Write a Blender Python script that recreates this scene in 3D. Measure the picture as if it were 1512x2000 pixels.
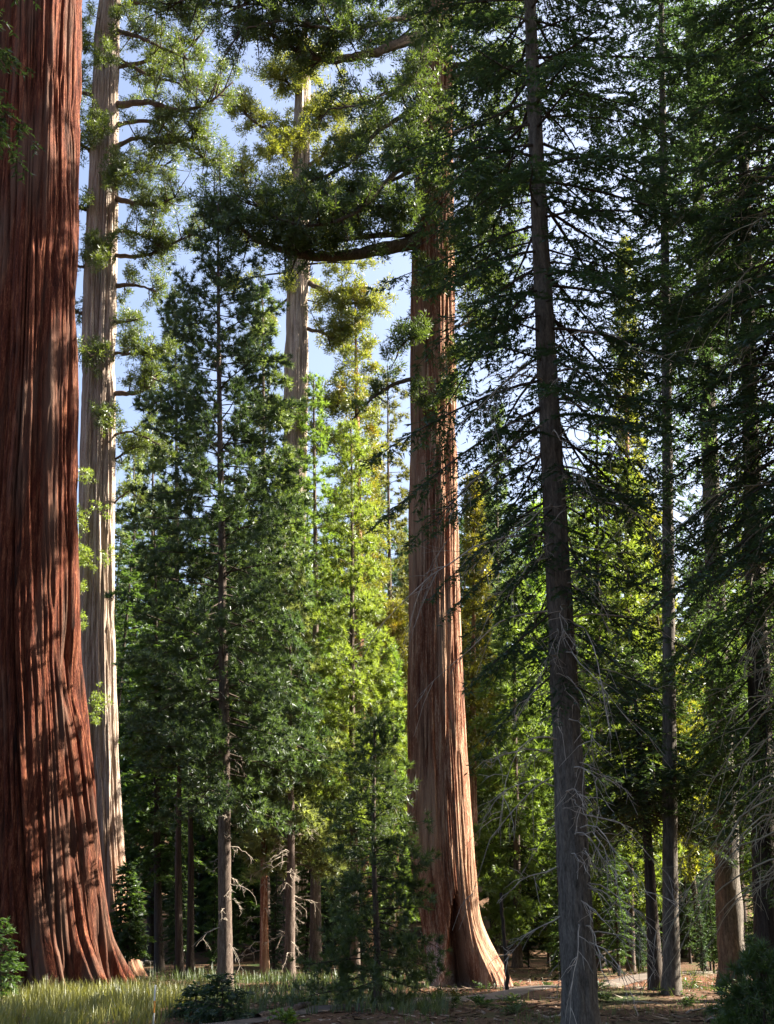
import bpy, math, time
import numpy as np
from mathutils import Vector

T0 = time.time()
for o in list(bpy.data.objects):
    bpy.data.objects.remove(o)
scene = bpy.context.scene
COL = scene.collection

# ------------------------------------------------------------------ camera, sky, sun, exposure
EYE = 2.2
PITCH = math.radians(17.65)
FPX = 2514.0                      # focal length in pixels of the 1512 x 2000 photograph
cam_data = bpy.data.cameras.new('camera')
cam = bpy.data.objects.new('camera', cam_data)
COL.objects.link(cam)
cam.location = (0, 0, EYE)
cam.rotation_euler = (math.pi / 2 + PITCH, 0, 0)
cam_data.sensor_fit = 'VERTICAL'
cam_data.sensor_height = 36.0
cam_data.lens = 36.0 * FPX / 2000.0
cam_data.clip_end = 3000
scene.camera = cam

SUN_AZ = math.radians(14)         # behind the picture plane, measured from +X towards +Y
SUN_EL = math.radians(37)
SUN = np.array([math.cos(SUN_AZ) * math.cos(SUN_EL), math.sin(SUN_AZ) * math.cos(SUN_EL), math.sin(SUN_EL)])
world = bpy.data.worlds.new('World')
scene.world = world
world.use_nodes = True
wn = world.node_tree
sky = wn.nodes.new('ShaderNodeTexSky')
sky.sky_type = 'NISHITA'
sky.sun_disc = False
sky.sun_elevation = SUN_EL
sky.sun_rotation = math.pi / 2 - SUN_AZ
sky.air_density = 0.7
sky.dust_density = 5.0
sky.ozone_density = 1.0
sky.altitude = 0
wn.links.new(sky.outputs[0], wn.nodes['Background'].inputs[0])
wn.nodes['Background'].inputs[1].default_value = 0.08

sun_data = bpy.data.lights.new('sun', 'SUN')
sun_data.energy = 5.0
sun_data.angle = math.radians(0.6)
sun_data.color = (1.0, 0.89, 0.74)
sun = bpy.data.objects.new('sun', sun_data)
COL.objects.link(sun)
sun.rotation_euler = Vector(SUN).to_track_quat('Z', 'Y').to_euler()
sun.location = (60, 40, 60)

vs = scene.view_settings
vs.view_transform = 'Standard'
vs.look = 'None'
vs.gamma = 1.0
vs.use_curve_mapping = False
vs.exposure = 2.5
scene.render.engine = 'CYCLES'
cy = scene.cycles
cy.max_bounces = 4
cy.diffuse_bounces = 2
cy.glossy_bounces = 1
cy.transmission_bounces = 2
cy.transparent_max_bounces = 4
cy.caustics_reflective = False
cy.caustics_refractive = False
cy.use_denoising = True
cy.denoiser = 'OPENIMAGEDENOISE'
cy.use_adaptive_sampling = False

# ------------------------------------------------------------------ small vector helpers
CP, SP = math.cos(PITCH), math.sin(PITCH)


def ray(px, py):
    a = (px - 756.0) / FPX
    b = (1000.0 - py) / FPX
    return np.array([a, CP - b * SP, SP + b * CP])


def P(px, py, Y):
    """the point on the upright plane at distance Y that the photograph shows at (px, py)"""
    r = ray(px, py)
    return np.array([0, 0, EYE]) + r * (Y / r[1])


def depth(py, Y):
    return Y / ray(756, py)[1]


def norm(v):
    return v / (np.linalg.norm(v, axis=-1, keepdims=True) + 1e-9)


def smooth(a, b, x):
    t = np.clip((x - a) / (b - a), 0, 1)
    return t * t * (3 - 2 * t)


class Noise2:
    """smooth value noise on a lattice; periodic in its first coordinate"""

    def __init__(self, seed, nu, nv=512):
        self.nu, self.nv = nu, nv
        self.t = np.random.default_rng(seed).uniform(-1, 1, (nu, nv))

    def __call__(self, u, v):
        iu = np.floor(u).astype(int)
        iv = np.floor(v).astype(int)
        fu = u - iu
        fv = v - iv
        fu = fu * fu * fu * (fu * (fu * 6 - 15) + 10)
        fv = fv * fv * fv * (fv * (fv * 6 - 15) + 10)
        g = lambda a, b: self.t[a % self.nu, b % self.nv]
        return (g(iu, iv) * (1 - fu) + g(iu + 1, iv) * fu) * (1 - fv) + (g(iu, iv + 1) * (1 - fu) + g(iu + 1, iv + 1) * fu) * fv


gn1 = Noise2(5, 256, 256)
gn2 = Noise2(6, 256, 256)


def ground_z(x, y):
    x = np.asarray(x, float)
    y = np.asarray(y, float)
    z = 0.16 * gn1(x * 0.16 + 70, y * 0.16 + 40) + 0.05 * gn2(x * 0.7 + 100, y * 0.7 + 90)
    z = z * smooth(8, 30, y)
    hill = smooth(70, 210, y)
    z = z + hill * (13 + 9 * smooth(20, -40, x)) + 1.2 * hill * gn1(x * 0.05 + 90, y * 0.05 + 20)
    z = z + 0.30 * smooth(3, 9, x) * smooth(34, 26, y)
    return z


# ------------------------------------------------------------------ mesh helpers
def new_mesh(name, verts, faces_flat, sizes, mat=None, attrs=None):
    me = bpy.data.meshes.new(name)
    verts = np.ascontiguousarray(verts, np.float32)
    n = len(verts)
    me.vertices.add(n)
    me.vertices.foreach_set('co', verts.ravel())
    ff = np.ascontiguousarray(faces_flat, np.int32).ravel()
    me.loops.add(len(ff))
    me.loops.foreach_set('vertex_index', ff)
    if np.isscalar(sizes):
        nf = len(ff) // sizes
        starts = np.arange(nf, dtype=np.int32) * sizes
    else:
        sizes = np.asarray(sizes, np.int32)
        nf = len(sizes)
        starts = np.concatenate([[0], np.cumsum(sizes)[:-1]]).astype(np.int32)
    me.polygons.add(nf)
    me.polygons.foreach_set('loop_start', starts)
    if attrs:
        for k, v in attrs.items():
            a = me.attributes.new(k, 'FLOAT', 'POINT')
            a.data.foreach_set('value', np.ascontiguousarray(v, np.float32))
    me.update(calc_edges=True)
    if mat:
        me.materials.append(mat)
    return me


def soup_mesh(name, tri, rnd, mat):
    """tri: (n,3,3) loose triangles, rnd: one value for each triangle"""
    n = len(tri)
    return new_mesh(name, tri.reshape(-1, 3), np.arange(n * 3), 3, mat, {'rnd': np.repeat(rnd, 3)})


def tube(poly, rad, sides):
    poly = np.asarray(poly, float)
    K = len(poly)
    rad = np.broadcast_to(np.asarray(rad, float), (K,))
    tan = np.gradient(poly, axis=0)
    tan = norm(tan)
    ref = np.array([0, 0, 1.0]) if abs(tan[:, 2]).mean() < 0.8 else np.array([1.0, 0.1, 0])
    a = norm(np.cross(tan, ref))
    b = np.cross(tan, a)
    th = np.arange(sides) * 2 * math.pi / sides
    v = poly[:, None] + rad[:, None, None] * (np.cos(th)[None, :, None] * a[:, None] + np.sin(th)[None, :, None] * b[:, None])
    i = np.arange(K - 1)[:, None] * sides
    j = np.arange(sides)[None, :]
    jn = (j + 1) % sides
    f = np.stack([i + j, i + jn, i + sides + jn, i + sides + j], -1).reshape(-1, 4)
    return v.reshape(-1, 3), f


class Quads:
    def __init__(self):
        self.v, self.f, self.n = [], [], 0

    def add(self, v, f):
        self.v.append(v)
        self.f.append(f + self.n)
        self.n += len(v)

    def tube(self, poly, rad, sides=4):
        self.add(*tube(poly, rad, sides))

    def mesh(self, name, mat, origin=(0, 0, 0)):
        return new_mesh(name, np.concatenate(self.v) - np.asarray(origin), np.concatenate(self.f), 4, mat)


def obj(name, me, parent=None, loc=None, color=None, kind=None, label=None, gold=None):
    o = bpy.data.objects.new(name, me)
    COL.objects.link(o)
    if parent is not None:
        o.parent = parent
    if loc is not None:
        o.location = loc
    if color is not None:
        o.color = (*color, 1)
    if kind:
        o['kind'] = kind
    if label:
        o['label'] = label
    if gold is not None:
        o['gold'] = gold
    return o


def tag(o, label, cat, group=None, kind=None):
    o['label'] = label
    if cat:
        o['category'] = cat
    if group:
        o['group'] = group
    if kind:
        o['kind'] = kind
    return o


def thing(name, label, cat, loc, group=None):
    o = bpy.data.objects.new(name, None)
    o.empty_display_size = 0.3
    COL.objects.link(o)
    o.location = loc
    return tag(o, label, cat, group)


# ------------------------------------------------------------------ materials
def nodes_of(name):
    m = bpy.data.materials.new(name)
    m.use_nodes = True
    nt = m.node_tree
    for n in list(nt.nodes):
        nt.nodes.remove(n)
    return m, nt, nt.nodes.new('ShaderNodeOutputMaterial')


def N(nt, kind, **kw):
    n = nt.nodes.new(kind)
    for k, v in kw.items():
        if k in n.inputs:
            n.inputs[k].default_value = v
        else:
            setattr(n, k, v)
    return n


def ramp(nt, fac, stops):
    r = nt.nodes.new('ShaderNodeValToRGB')
    e = r.color_ramp.elements
    while len(e) < len(stops):
        e.new(0.5)
    for el, (p, c) in zip(e, stops):
        el.position = p
        el.color = (*c, 1)
    nt.links.new(fac, r.inputs[0])
    return r.outputs[0]


def mixc(nt, fac, a, b, mode='MIX'):
    m = nt.nodes.new('ShaderNodeMix')
    m.data_type = 'RGBA'
    m.blend_type = mode
    for s, v in ((0, fac), (6, a), (7, b)):
        if hasattr(v, 'is_output'):
            nt.links.new(v, m.inputs[s])
        elif s == 0:
            m.inputs[0].default_value = v
        else:
            m.inputs[s].default_value = (*v, 1)
    return m.outputs[2]


def math_n(nt, op, a, b=None, clamp=False):
    m = nt.nodes.new('ShaderNodeMath')
    m.operation = op
    m.use_clamp = clamp
    for i, v in enumerate((a, b)):
        if v is None:
            continue
        if hasattr(v, 'is_output'):
            nt.links.new(v, m.inputs[i])
        else:
            m.inputs[i].default_value = v
    return m.outputs[0]


def foliage_material(name, translucent=0.5, hue_spread=0.5):
    """leaf colour = the object's own colour, varied from leaf to leaf; obj['gold'] sets the share of yellowed sprays"""
    m, nt, out = nodes_of(name)
    oi = N(nt, 'ShaderNodeObjectInfo')
    at = N(nt, 'ShaderNodeAttribute', attribute_name='rnd')
    gd = N(nt, 'ShaderNodeAttribute', attribute_type='OBJECT', attribute_name='gold')
    tc = N(nt, 'ShaderNodeTexCoord')
    no = N(nt, 'ShaderNodeTexNoise', Scale=0.9, Detail=2.0)
    nt.links.new(tc.outputs['Object'], no.inputs['Vector'])
    v = math_n(nt, 'ADD', math_n(nt, 'MULTIPLY', at.outputs['Fac'], 0.55), math_n(nt, 'MULTIPLY', no.outputs['Fac'], 0.6))
    dark = mixc(nt, 1.0, oi.outputs['Color'], (0.62, 0.70, 0.85), 'MULTIPLY')
    lite = mixc(nt, 1.0, oi.outputs['Color'], (1.5, 1.35, 0.95), 'MULTIPLY')
    base = mixc(nt, math_n(nt, 'MULTIPLY', v, 0.9, True), dark, lite)
    gsel = math_n(nt, 'SUBTRACT', math_n(nt, 'ADD', math_n(nt, 'MULTIPLY', no.outputs['Fac'], 0.7), math_n(nt, 'MULTIPLY', at.outputs['Fac'], 0.3)), math_n(nt, 'SUBTRACT', 0.95, math_n(nt, 'MULTIPLY', gd.outputs['Fac'], 0.7)))
    gsel = math_n(nt, 'MULTIPLY', gsel, 6.0, True)
    base = mixc(nt, gsel, base, (0.20, 0.130, 0.024))
    dif = N(nt, 'ShaderNodeBsdfDiffuse')
    trn = N(nt, 'ShaderNodeBsdfTranslucent')
    tcol = mixc(nt, 1.0, base, (1.6, 1.6, 0.7), 'MULTIPLY')
    nt.links.new(base, dif.inputs['Color'])
    nt.links.new(tcol, trn.inputs['Color'])
    mx = N(nt, 'ShaderNodeMixShader')
    mx.inputs[0].default_value = translucent
    nt.links.new(dif.outputs[0], mx.inputs[1])
    nt.links.new(trn.outputs[0], mx.inputs[2])
    gl = N(nt, 'ShaderNodeBsdfGlossy', Roughness=0.45)
    gl.inputs['Color'].default_value = (0.8, 0.85, 0.9, 1)
    m2 = N(nt, 'ShaderNodeMixShader')
    m2.inputs[0].default_value = 0.05
    nt.links.new(mx.outputs[0], m2.inputs[1])
    nt.links.new(gl.outputs[0], m2.inputs[2])
    nt.links.new(m2.outputs[0], out.inputs[0])
    return m


def bark_material(name, stops, sx=6.0, sz=0.35, bump=0.5, dist=0.03, patch=None, scars=False, rough=0.9):
    m, nt, out = nodes_of(name)
    tc = N(nt, 'ShaderNodeTexCoord')
    mp = N(nt, 'ShaderNodeMapping')
    mp.inputs['Scale'].default_value = (sx, sx, sz)
    nt.links.new(tc.outputs['Object'], mp.inputs[0])
    n1 = N(nt, 'ShaderNodeTexNoise', Scale=1.0, Detail=6.0, Roughness=0.65, Distortion=0.4)
    nt.links.new(mp.outputs[0], n1.inputs['Vector'])
    mp2 = N(nt, 'ShaderNodeMapping')
    mp2.inputs['Scale'].default_value = (1.3, 1.3, 0.16)
    nt.links.new(tc.outputs['Object'], mp2.inputs[0])
    n2 = N(nt, 'ShaderNodeTexNoise', Scale=1.0, Detail=3.0)
    nt.links.new(mp2.outputs[0], n2.inputs['Vector'])
    mp3 = N(nt, 'ShaderNodeMapping')
    mp3.inputs['Scale'].default_value = (sx * 4, sx * 4, sx * 0.9)
    nt.links.new(tc.outputs['Object'], mp3.inputs[0])
    n3 = N(nt, 'ShaderNodeTexNoise', Scale=1.0, Detail=4.0, Roughness=0.7)
    nt.links.new(mp3.outputs[0], n3.inputs['Vector'])
    f = math_n(nt, 'ADD', math_n(nt, 'MULTIPLY', n1.outputs['Fac'], 0.6), math_n(nt, 'MULTIPLY', n3.outputs['Fac'], 0.4))
    col = ramp(nt, f, [(0.36, stops[0]), (0.5, stops[1]), (0.64, stops[2])])
    if patch:
        col = mixc(nt, math_n(nt, 'MULTIPLY', math_n(nt, 'SUBTRACT', n2.outputs['Fac'], 0.48), 5.0, True), col, patch)
    if scars:
        mp4 = N(nt, 'ShaderNodeMapping')
        mp4.inputs['Scale'].default_value = (2.6, 2.6, 0.22)
        mp4.inputs['Location'].default_value = (7, 3, 1)
        nt.links.new(tc.outputs['Object'], mp4.inputs[0])
        n4 = N(nt, 'ShaderNodeTexNoise', Scale=1.0, Detail=5.0, Roughness=0.65)
        nt.links.new(mp4.outputs[0], n4.inputs['Vector'])
        col = mixc(nt, math_n(nt, 'MULTIPLY', math_n(nt, 'SUBTRACT', n4.outputs['Fac'], 0.56), 7.0, True), col, stops[0])
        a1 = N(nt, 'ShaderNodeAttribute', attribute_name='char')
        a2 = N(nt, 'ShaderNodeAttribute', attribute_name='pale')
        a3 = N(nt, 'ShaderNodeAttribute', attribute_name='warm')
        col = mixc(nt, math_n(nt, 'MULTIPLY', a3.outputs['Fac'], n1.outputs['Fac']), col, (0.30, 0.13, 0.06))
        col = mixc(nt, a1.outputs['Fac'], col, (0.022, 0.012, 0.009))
        brk = math_n(nt, 'MULTIPLY', math_n(nt, 'SUBTRACT', n3.outputs['Fac'], 0.40), 5.0, True)
        col = mixc(nt, math_n(nt, 'MULTIPLY', a2.outputs['Fac'], brk), col, (0.50, 0.42, 0.40))
    bs = N(nt, 'ShaderNodeBsdfPrincipled', Roughness=rough)
    bs.inputs['Specular IOR Level'].default_value = 0.2
    nt.links.new(col, bs.inputs['Base Color'])
    bp = N(nt, 'ShaderNodeBump', Strength=bump, Distance=dist)
    nt.links.new(f, bp.inputs['Height'])
    nt.links.new(bp.outputs[0], bs.inputs['Normal'])
    nt.links.new(bs.outputs[0], out.inputs[0])
    return m


def plain_material(name, color, rough=0.85, var=0.25, scale=6.0):
    m, nt, out = nodes_of(name)
    tc = N(nt, 'ShaderNodeTexCoord')
    no = N(nt, 'ShaderNodeTexNoise', Scale=scale, Detail=4.0)
    nt.links.new(tc.outputs['Object'], no.inputs['Vector'])
    lo = tuple(c * (1 - var) for c in color)
    hi = tuple(min(1, c * (1 + var)) for c in color)
    col = ramp(nt, no.outputs['Fac'], [(0.3, lo), (0.5, color), (0.7, hi)])
    bs = N(nt, 'ShaderNodeBsdfPrincipled', Roughness=rough)
    bs.inputs['Specular IOR Level'].default_value = 0.2
    nt.links.new(col, bs.inputs['Base Color'])
    nt.links.new(bs.outputs[0], out.inputs[0])
    return m


M_LEAF = foliage_material('needle_foliage')
M_GRASS = foliage_material('grass_blades', translucent=0.3)
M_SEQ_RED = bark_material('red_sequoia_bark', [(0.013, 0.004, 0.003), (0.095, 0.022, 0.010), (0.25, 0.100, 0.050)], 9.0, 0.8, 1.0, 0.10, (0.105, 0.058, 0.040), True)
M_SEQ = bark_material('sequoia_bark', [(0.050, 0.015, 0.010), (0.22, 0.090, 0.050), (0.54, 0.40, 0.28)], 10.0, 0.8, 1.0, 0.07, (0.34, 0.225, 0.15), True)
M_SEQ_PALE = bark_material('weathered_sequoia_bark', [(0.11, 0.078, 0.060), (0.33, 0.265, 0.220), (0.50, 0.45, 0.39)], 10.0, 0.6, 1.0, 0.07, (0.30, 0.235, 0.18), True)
M_PINE_BARK = bark_material('pine_bark', [(0.035, 0.025, 0.020), (0.10, 0.076, 0.062), (0.19, 0.155, 0.13)], 14.0, 2.2, 0.9, 0.04)
M_FIR_BARK = bark_material('fir_bark', [(0.036, 0.032, 0.028), (0.110, 0.098, 0.084), (0.20, 0.178, 0.150)], 13.0, 2.6, 0.9, 0.04)
M_CEDAR_BARK = bark_material('cedar_bark', [(0.020, 0.016, 0.014), (0.048, 0.039, 0.033), (0.09, 0.074, 0.063)], 12.0, 0.6, 0.9, 0.04)
M_TWIG = plain_material('branch_wood', (0.055, 0.043, 0.034), var=0.4)
M_LIMB = bark_material('limb_bark', [(0.04, 0.03, 0.025), (0.10, 0.075, 0.058), (0.18, 0.135, 0.105)], 9.0, 3.0, 0.6, 0.02)
M_DEAD = plain_material('dead_branch_wood', (0.36, 0.315, 0.26), var=0.5, scale=3.0)


# ------------------------------------------------------------------ trunks
def interp_axis(zs, kz, kv):
    return np.stack([np.interp(zs, kz, kv[:, i]) for i in range(kv.shape[1])], -1)


def smooth_rows(a, n):
    if n < 1:
        return a
    k = np.hanning(2 * n + 3)[1:-1]
    k /= k.sum()
    pad = np.concatenate([np.repeat(a[:1], n, 0), a, np.repeat(a[-1:], n, 0)])
    return np.stack([np.convolve(pad[:, i], k, 'valid') for i in range(a.shape[1])], -1)


def bark_trunk(name, keys, Y, nth, dz, seed, mat, furrow=0.12, fine=0.03, plates=26, top_extra=None,
               lobes=0, lobe_amp=0.0, lobe_h=3.0, cavity=None, pale=None, zfloor=-0.5, fz=0.09, roots=None, warp=0.5, warm=0.0):
    """keys: (centre px, py, half width px) read off the photograph, at distance Y. Returns mesh, base, axis function."""
    pts = np.array([P(c, y, Y) for c, y, h in keys])
    rad = np.array([h * depth(y, Y) / FPX for c, y, h in keys])
    if top_extra:
        for dx, z, r in top_extra:
            pts = np.vstack([pts, [pts[-1, 0] + dx, Y, z]])
            rad = np.append(rad, r)
    order = np.argsort(pts[:, 2])
    pts, rad = pts[order], rad[order]
    base = np.array([pts[0, 0], Y, float(ground_z(pts[0, 0], Y))])
    zt = pts[-1, 2]
    zc = min(zt, 44.0)
    zs = np.concatenate([np.linspace(zfloor, zc, int((zc - zfloor) / dz)), np.linspace(zc, zt, max(3, int((zt - zc) / 0.6)))[1:]]) if zt > zc + 1 else np.linspace(zfloor, zt, int((zt - zfloor) / dz))
    rows = len(zs)
    A = interp_axis(zs, pts[:, 2], np.column_stack([pts[:, :2], rad]))
    A = smooth_rows(A, max(1, int(0.3 / dz)))
    nf = int(nth * 0.78)
    u = np.concatenate([np.linspace(-0.32, 0.32, nf, endpoint=False), np.linspace(0.32, 0.68, nth - nf, endpoint=False)])
    th = -math.pi / 2 + u * 2 * math.pi          # u = 0 faces the camera
    U, Z = np.meshgrid(u, zs)
    TH = -math.pi / 2 + U * 2 * math.pi
    w = Noise2(seed, 12)(U * 12, Z * 0.08 + 50) * warp
    n1 = Noise2(seed + 1, plates)(U * plates + w, Z * fz + 30)
    n2 = Noise2(seed + 2, plates * 3)(U * plates * 3 + w * 2.2, Z * fz * 1.9 + 10)
    n3 = Noise2(seed + 3, plates * 6)(U * plates * 6 + w * 4, Z * 0.3 + 10)
    brk = 0.6 + 0.4 * smooth(-0.45, 0.25, Noise2(seed + 6, plates)(U * plates + w, Z * 0.15 + 70))
    d = -furrow * brk * np.exp(-np.abs(n1 / 0.14) ** 1.8) - furrow * 0.42 * np.exp(-np.abs(n2 / 0.15) ** 1.8) + fine * n3
    n5 = Noise2(seed + 7, plates * 9)(U * plates * 9 + w * 5, Z * 0.55 + 20)
    d += fine * 0.8 * n5
    n6 = Noise2(seed + 10, plates * 3)(U * plates * 3 + w * 2, Z * 0.5 + 40)
    d -= fine * 1.2 * smooth(0.45, 0.75, n6)
    d += furrow * 0.7 * Noise2(seed + 4, 9)(U * 9 + w * 0.6, Z * 0.05)
    R = A[:, 2][:, None] * np.ones_like(U)
    scale = np.clip(R / R.max() * 1.6, 0.25, 1.0)
    if lobes:
        g = smooth(lobe_h, 0, Z)
        lob = np.abs(np.sin(math.pi * (U * lobes + 0.35 * Noise2(seed + 5, 6)(U * 6, Z * 0.15))))
        R = R * (1 + g * g * lobe_amp * (lob - 0.55))
    if roots:
        for (u0, amp, wid, h) in roots:
            g = smooth(h, 0, Z) ** 2.2
            R = R + amp * g * np.exp(-((U - u0) / wid) ** 2)
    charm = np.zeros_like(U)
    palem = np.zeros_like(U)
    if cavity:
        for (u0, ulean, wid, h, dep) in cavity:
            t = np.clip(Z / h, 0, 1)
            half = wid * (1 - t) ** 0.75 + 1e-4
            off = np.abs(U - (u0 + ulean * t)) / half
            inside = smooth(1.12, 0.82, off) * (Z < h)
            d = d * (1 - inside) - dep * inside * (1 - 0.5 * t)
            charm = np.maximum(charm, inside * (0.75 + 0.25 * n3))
    if pale:
        for (u0, wid, z0, z1) in pale:
            k = smooth(1.2, 0.6, np.abs(U - u0) / wid) * smooth(z1, z1 - 0.9, Z) * smooth(z0 - 0.4, z0, Z)
            palem = np.maximum(palem, k)
            d = d + k * 0.09 * Noise2(seed + 9, 90)(U * 90, Z * 4.0)
    R = R + d * scale
    X = A[:, 0][:, None] + R * np.cos(TH) - base[0]
    Yv = A[:, 1][:, None] + R * np.sin(TH) - base[1]
    V = np.stack([X, Yv, Z - base[2]], -1).reshape(-1, 3)
    i = np.arange(rows - 1)[:, None] * nth
    j = np.arange(nth)[None, :]
    jn = (j + 1) % nth
    F = np.stack([i + j, i + jn, i + nth + jn, i + nth + j], -1).reshape(-1, 4)
    me = new_mesh(name, V, F, 4, mat, {'char': charm.ravel(), 'pale': palem.ravel(), 'warm': (smooth(9, 1, Z) * 1.3 * warm).ravel()})

    def axis(z):
        '''centre and radius at height z above the base, relative to the base'''
        zz = z + base[2]
        return np.array([np.interp(zz, zs, A[:, 0]) - base[0], np.interp(zz, zs, A[:, 1]) - base[1], z]), float(np.interp(zz, zs, A[:, 2]))
    return me, base, axis


def simple_trunk(name, base, top, r0, r1, mat, sides=16, rows=40, seed=0, rough=0.05, flare=0.35, lean_wave=0.1):
    """a smaller trunk, in coordinates relative to base"""
    rng = np.random.default_rng(seed)
    top = np.asarray(top, float) - base
    H = top[2]
    t = np.linspace(0, 1, rows)
    z = -0.3 + t * (H + 0.3)
    ph = rng.uniform(0, 6.3, 2)
    cx = top[0] * t + lean_wave * np.sin(t * 5 + ph[0]) * t * (1 - t) * 2
    cyy = top[1] * t + lean_wave * np.sin(t * 4 + ph[1]) * t * (1 - t) * 2
    r = r0 * (1 - t) + r1 * t + r0 * flare * np.exp(-z.clip(0) / 0.5)
    u = np.arange(sides) / sides
    U, Z = np.meshgrid(u, z)
    d = 1 + rough * (Noise2(seed + 1, sides // 2)(U * (sides // 2), Z * 1.2) + 0.7 * Noise2(seed + 2, sides)(U * sides, Z * 3))
    R = r[:, None] * d
    TH = U * 2 * math.pi
    V = np.stack([cx[:, None] + R * np.cos(TH), cyy[:, None] + R * np.sin(TH), Z], -1).reshape(-1, 3)
    i = np.arange(rows - 1)[:, None] * sides
    j = np.arange(sides)[None, :]
    jn = (j + 1) % sides
    F = np.stack([i + j, i + jn, i + sides + jn, i + sides + j], -1).reshape(-1, 4)
    me = new_mesh(name, V, F, 4, mat)

    def axis(zz):
        return np.array([np.interp(zz, z, cx), np.interp(zz, z, cyy), zz]), float(np.interp(zz, z, r))
    return me, axis


# ------------------------------------------------------------------ crowns
UP = np.array([0, 0, 1.0])


def sample_poly(poly, t):
    K = len(poly) - 1
    s = t * K
    i = np.minimum(s.astype(int), K - 1)
    f = (s - i)[:, None]
    return poly[i] * (1 - f) + poly[i + 1] * f, norm(poly[i + 1] - poly[i])


def curve_branch(rng, p0, az, L, elev, droop, upturn, K=7, wob=0.10):
    t = np.linspace(0, 1, K)
    out = np.array([math.cos(az), math.sin(az), 0])
    sid = np.array([-out[1], out[0], 0])
    hor = L * t * math.cos(elev)
    ver = L * (math.sin(elev) * t - droop * t ** 2 + upturn * t ** 3)
    lat = L * wob * np.sin(t * 3 + rng.uniform(0, 6)) * t
    return np.asarray(p0) + hor[:, None] * out + lat[:, None] * sid + ver[:, None] * UP


def twigs_from(rng, poly, n, t0, len_fn, spread=0.8, fwd=0.5, lift=0.0, rnd=0.25, flat=True):
    """side twigs along one branch: start, direction, length"""
    t = np.sort(t0 + (1 - t0) * rng.random(n) ** 0.9)
    p, tan = sample_poly(poly, t)
    side = norm(np.cross(tan, UP))
    sg = np.where(np.arange(n) % 2 == 0, 1.0, -1.0)[:, None]
    if flat:
        d = tan * fwd + side * sg * spread + UP * lift + rng.normal(0, rnd, (n, 3))
    else:
        a = rng.uniform(0, 2 * math.pi, n)[:, None]
        up2 = np.cross(side, tan)
        d = tan * fwd + (side * np.cos(a) + up2 * np.sin(a)) * spread + UP * lift + rng.normal(0, rnd, (n, 3))
    l = len_fn(t) * rng.uniform(0.7, 1.3, n)
    return p, norm(d), l


def leaves(rng, S, D, L, kind, per_m, ln, wd, sag=0.15, clump=0.2):
    """leaf triangles along twigs"""
    if kind == 'fir':
        cnt = np.maximum(3, (L * per_m).astype(int))
        idx = np.repeat(np.arange(len(S)), cnt)
        n = len(idx)
        t = rng.random(n)
        d0, l0 = D[idx], L[idx]
        pos = S[idx] + d0 * (l0 * t)[:, None] - UP * (sag * l0 * t * t)[:, None]
        side = norm(np.cross(d0, UP))
        sg = np.where(rng.random(n) < 0.5, 1.0, -1.0)[:, None]
        d = norm(d0 * 0.75 + side * sg * 0.75 + rng.normal(0, 0.28, (n, 3)) - UP * 0.06)
        nrm = norm(UP + rng.normal(0, 0.55, (n, 3)))
        W = norm(np.cross(d, nrm))
    elif kind == 'pine':
        per_t = 13
        nt_ = np.maximum(2, (L * per_m / per_t).astype(int))
        ti = np.repeat(np.arange(len(S)), nt_)
        tt = 0.25 + 0.75 * rng.random(len(ti)) ** 0.7
        tp = S[ti] + D[ti] * (L[ti] * tt)[:, None] + UP * (0.10 * L[ti] * tt * tt)[:, None]
        td = norm(D[ti] + UP * 0.35 + rng.normal(0, 0.35, (len(ti), 3)))
        idx = np.repeat(np.arange(len(ti)), per_t)
        n = len(idx)
        pos = tp[idx] + rng.normal(0, 0.015, (n, 3))
        d = norm(td[idx] * 0.75 + norm(rng.normal(0, 1, (n, 3))) * 0.85)
        W = norm(np.cross(d, rng.normal(0, 1, (n, 3))))
        idx = ti[idx]
    else:   # sequoia: rounded bunches of cord-like sprays
        per_t = 26
        nt_ = np.maximum(1, (L * per_m / per_t).astype(int))
        ti = np.repeat(np.arange(len(S)), nt_)
        tt = 0.35 + 0.65 * rng.random(len(ti))
        tp = S[ti] + D[ti] * (L[ti] * tt)[:, None] + rng.normal(0, 0.07, (len(ti), 3))
        td = norm(D[ti] * 0.6 + UP * 0.5 + rng.normal(0, 0.4, (len(ti), 3)))
        idx = np.repeat(np.arange(len(ti)), per_t)
        n = len(idx)
        rv = norm(rng.normal(0, 1, (n, 3)))
        out = norm(td[idx] * 0.8 + rv)
        pos = tp[idx] + out * (clump * rng.random(n) ** 0.6)[:, None] - td[idx] * clump * 0.3
        d = norm(out + rng.normal(0, 0.35, (n, 3)))
        W = norm(np.cross(d, rng.normal(0, 1, (n, 3))))
        idx = ti[idx]
    lv = ln * rng.uniform(0.65, 1.3, n)
    wv = wd * rng.uniform(0.7, 1.3, n)
    a = pos - W * wv[:, None]
    b = pos + W * wv[:, None]
    c = pos + d * lv[:, None]
    rt = rng.random(len(S))
    rnd = np.clip(rt[idx] * 0.6 + 0.4 * rng.random(n), 0, 1)
    return np.stack([a, b, c], 1), rnd


KINDS = {
    #        leaves per m, leaf length, half width
    'fir': dict(per_m=42, ln=0.13, wd=0.021),
    'pine': dict(per_m=150, ln=0.20, wd=0.0105),
    'seq': dict(per_m=215, ln=0.13, wd=0.021),
}


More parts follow.
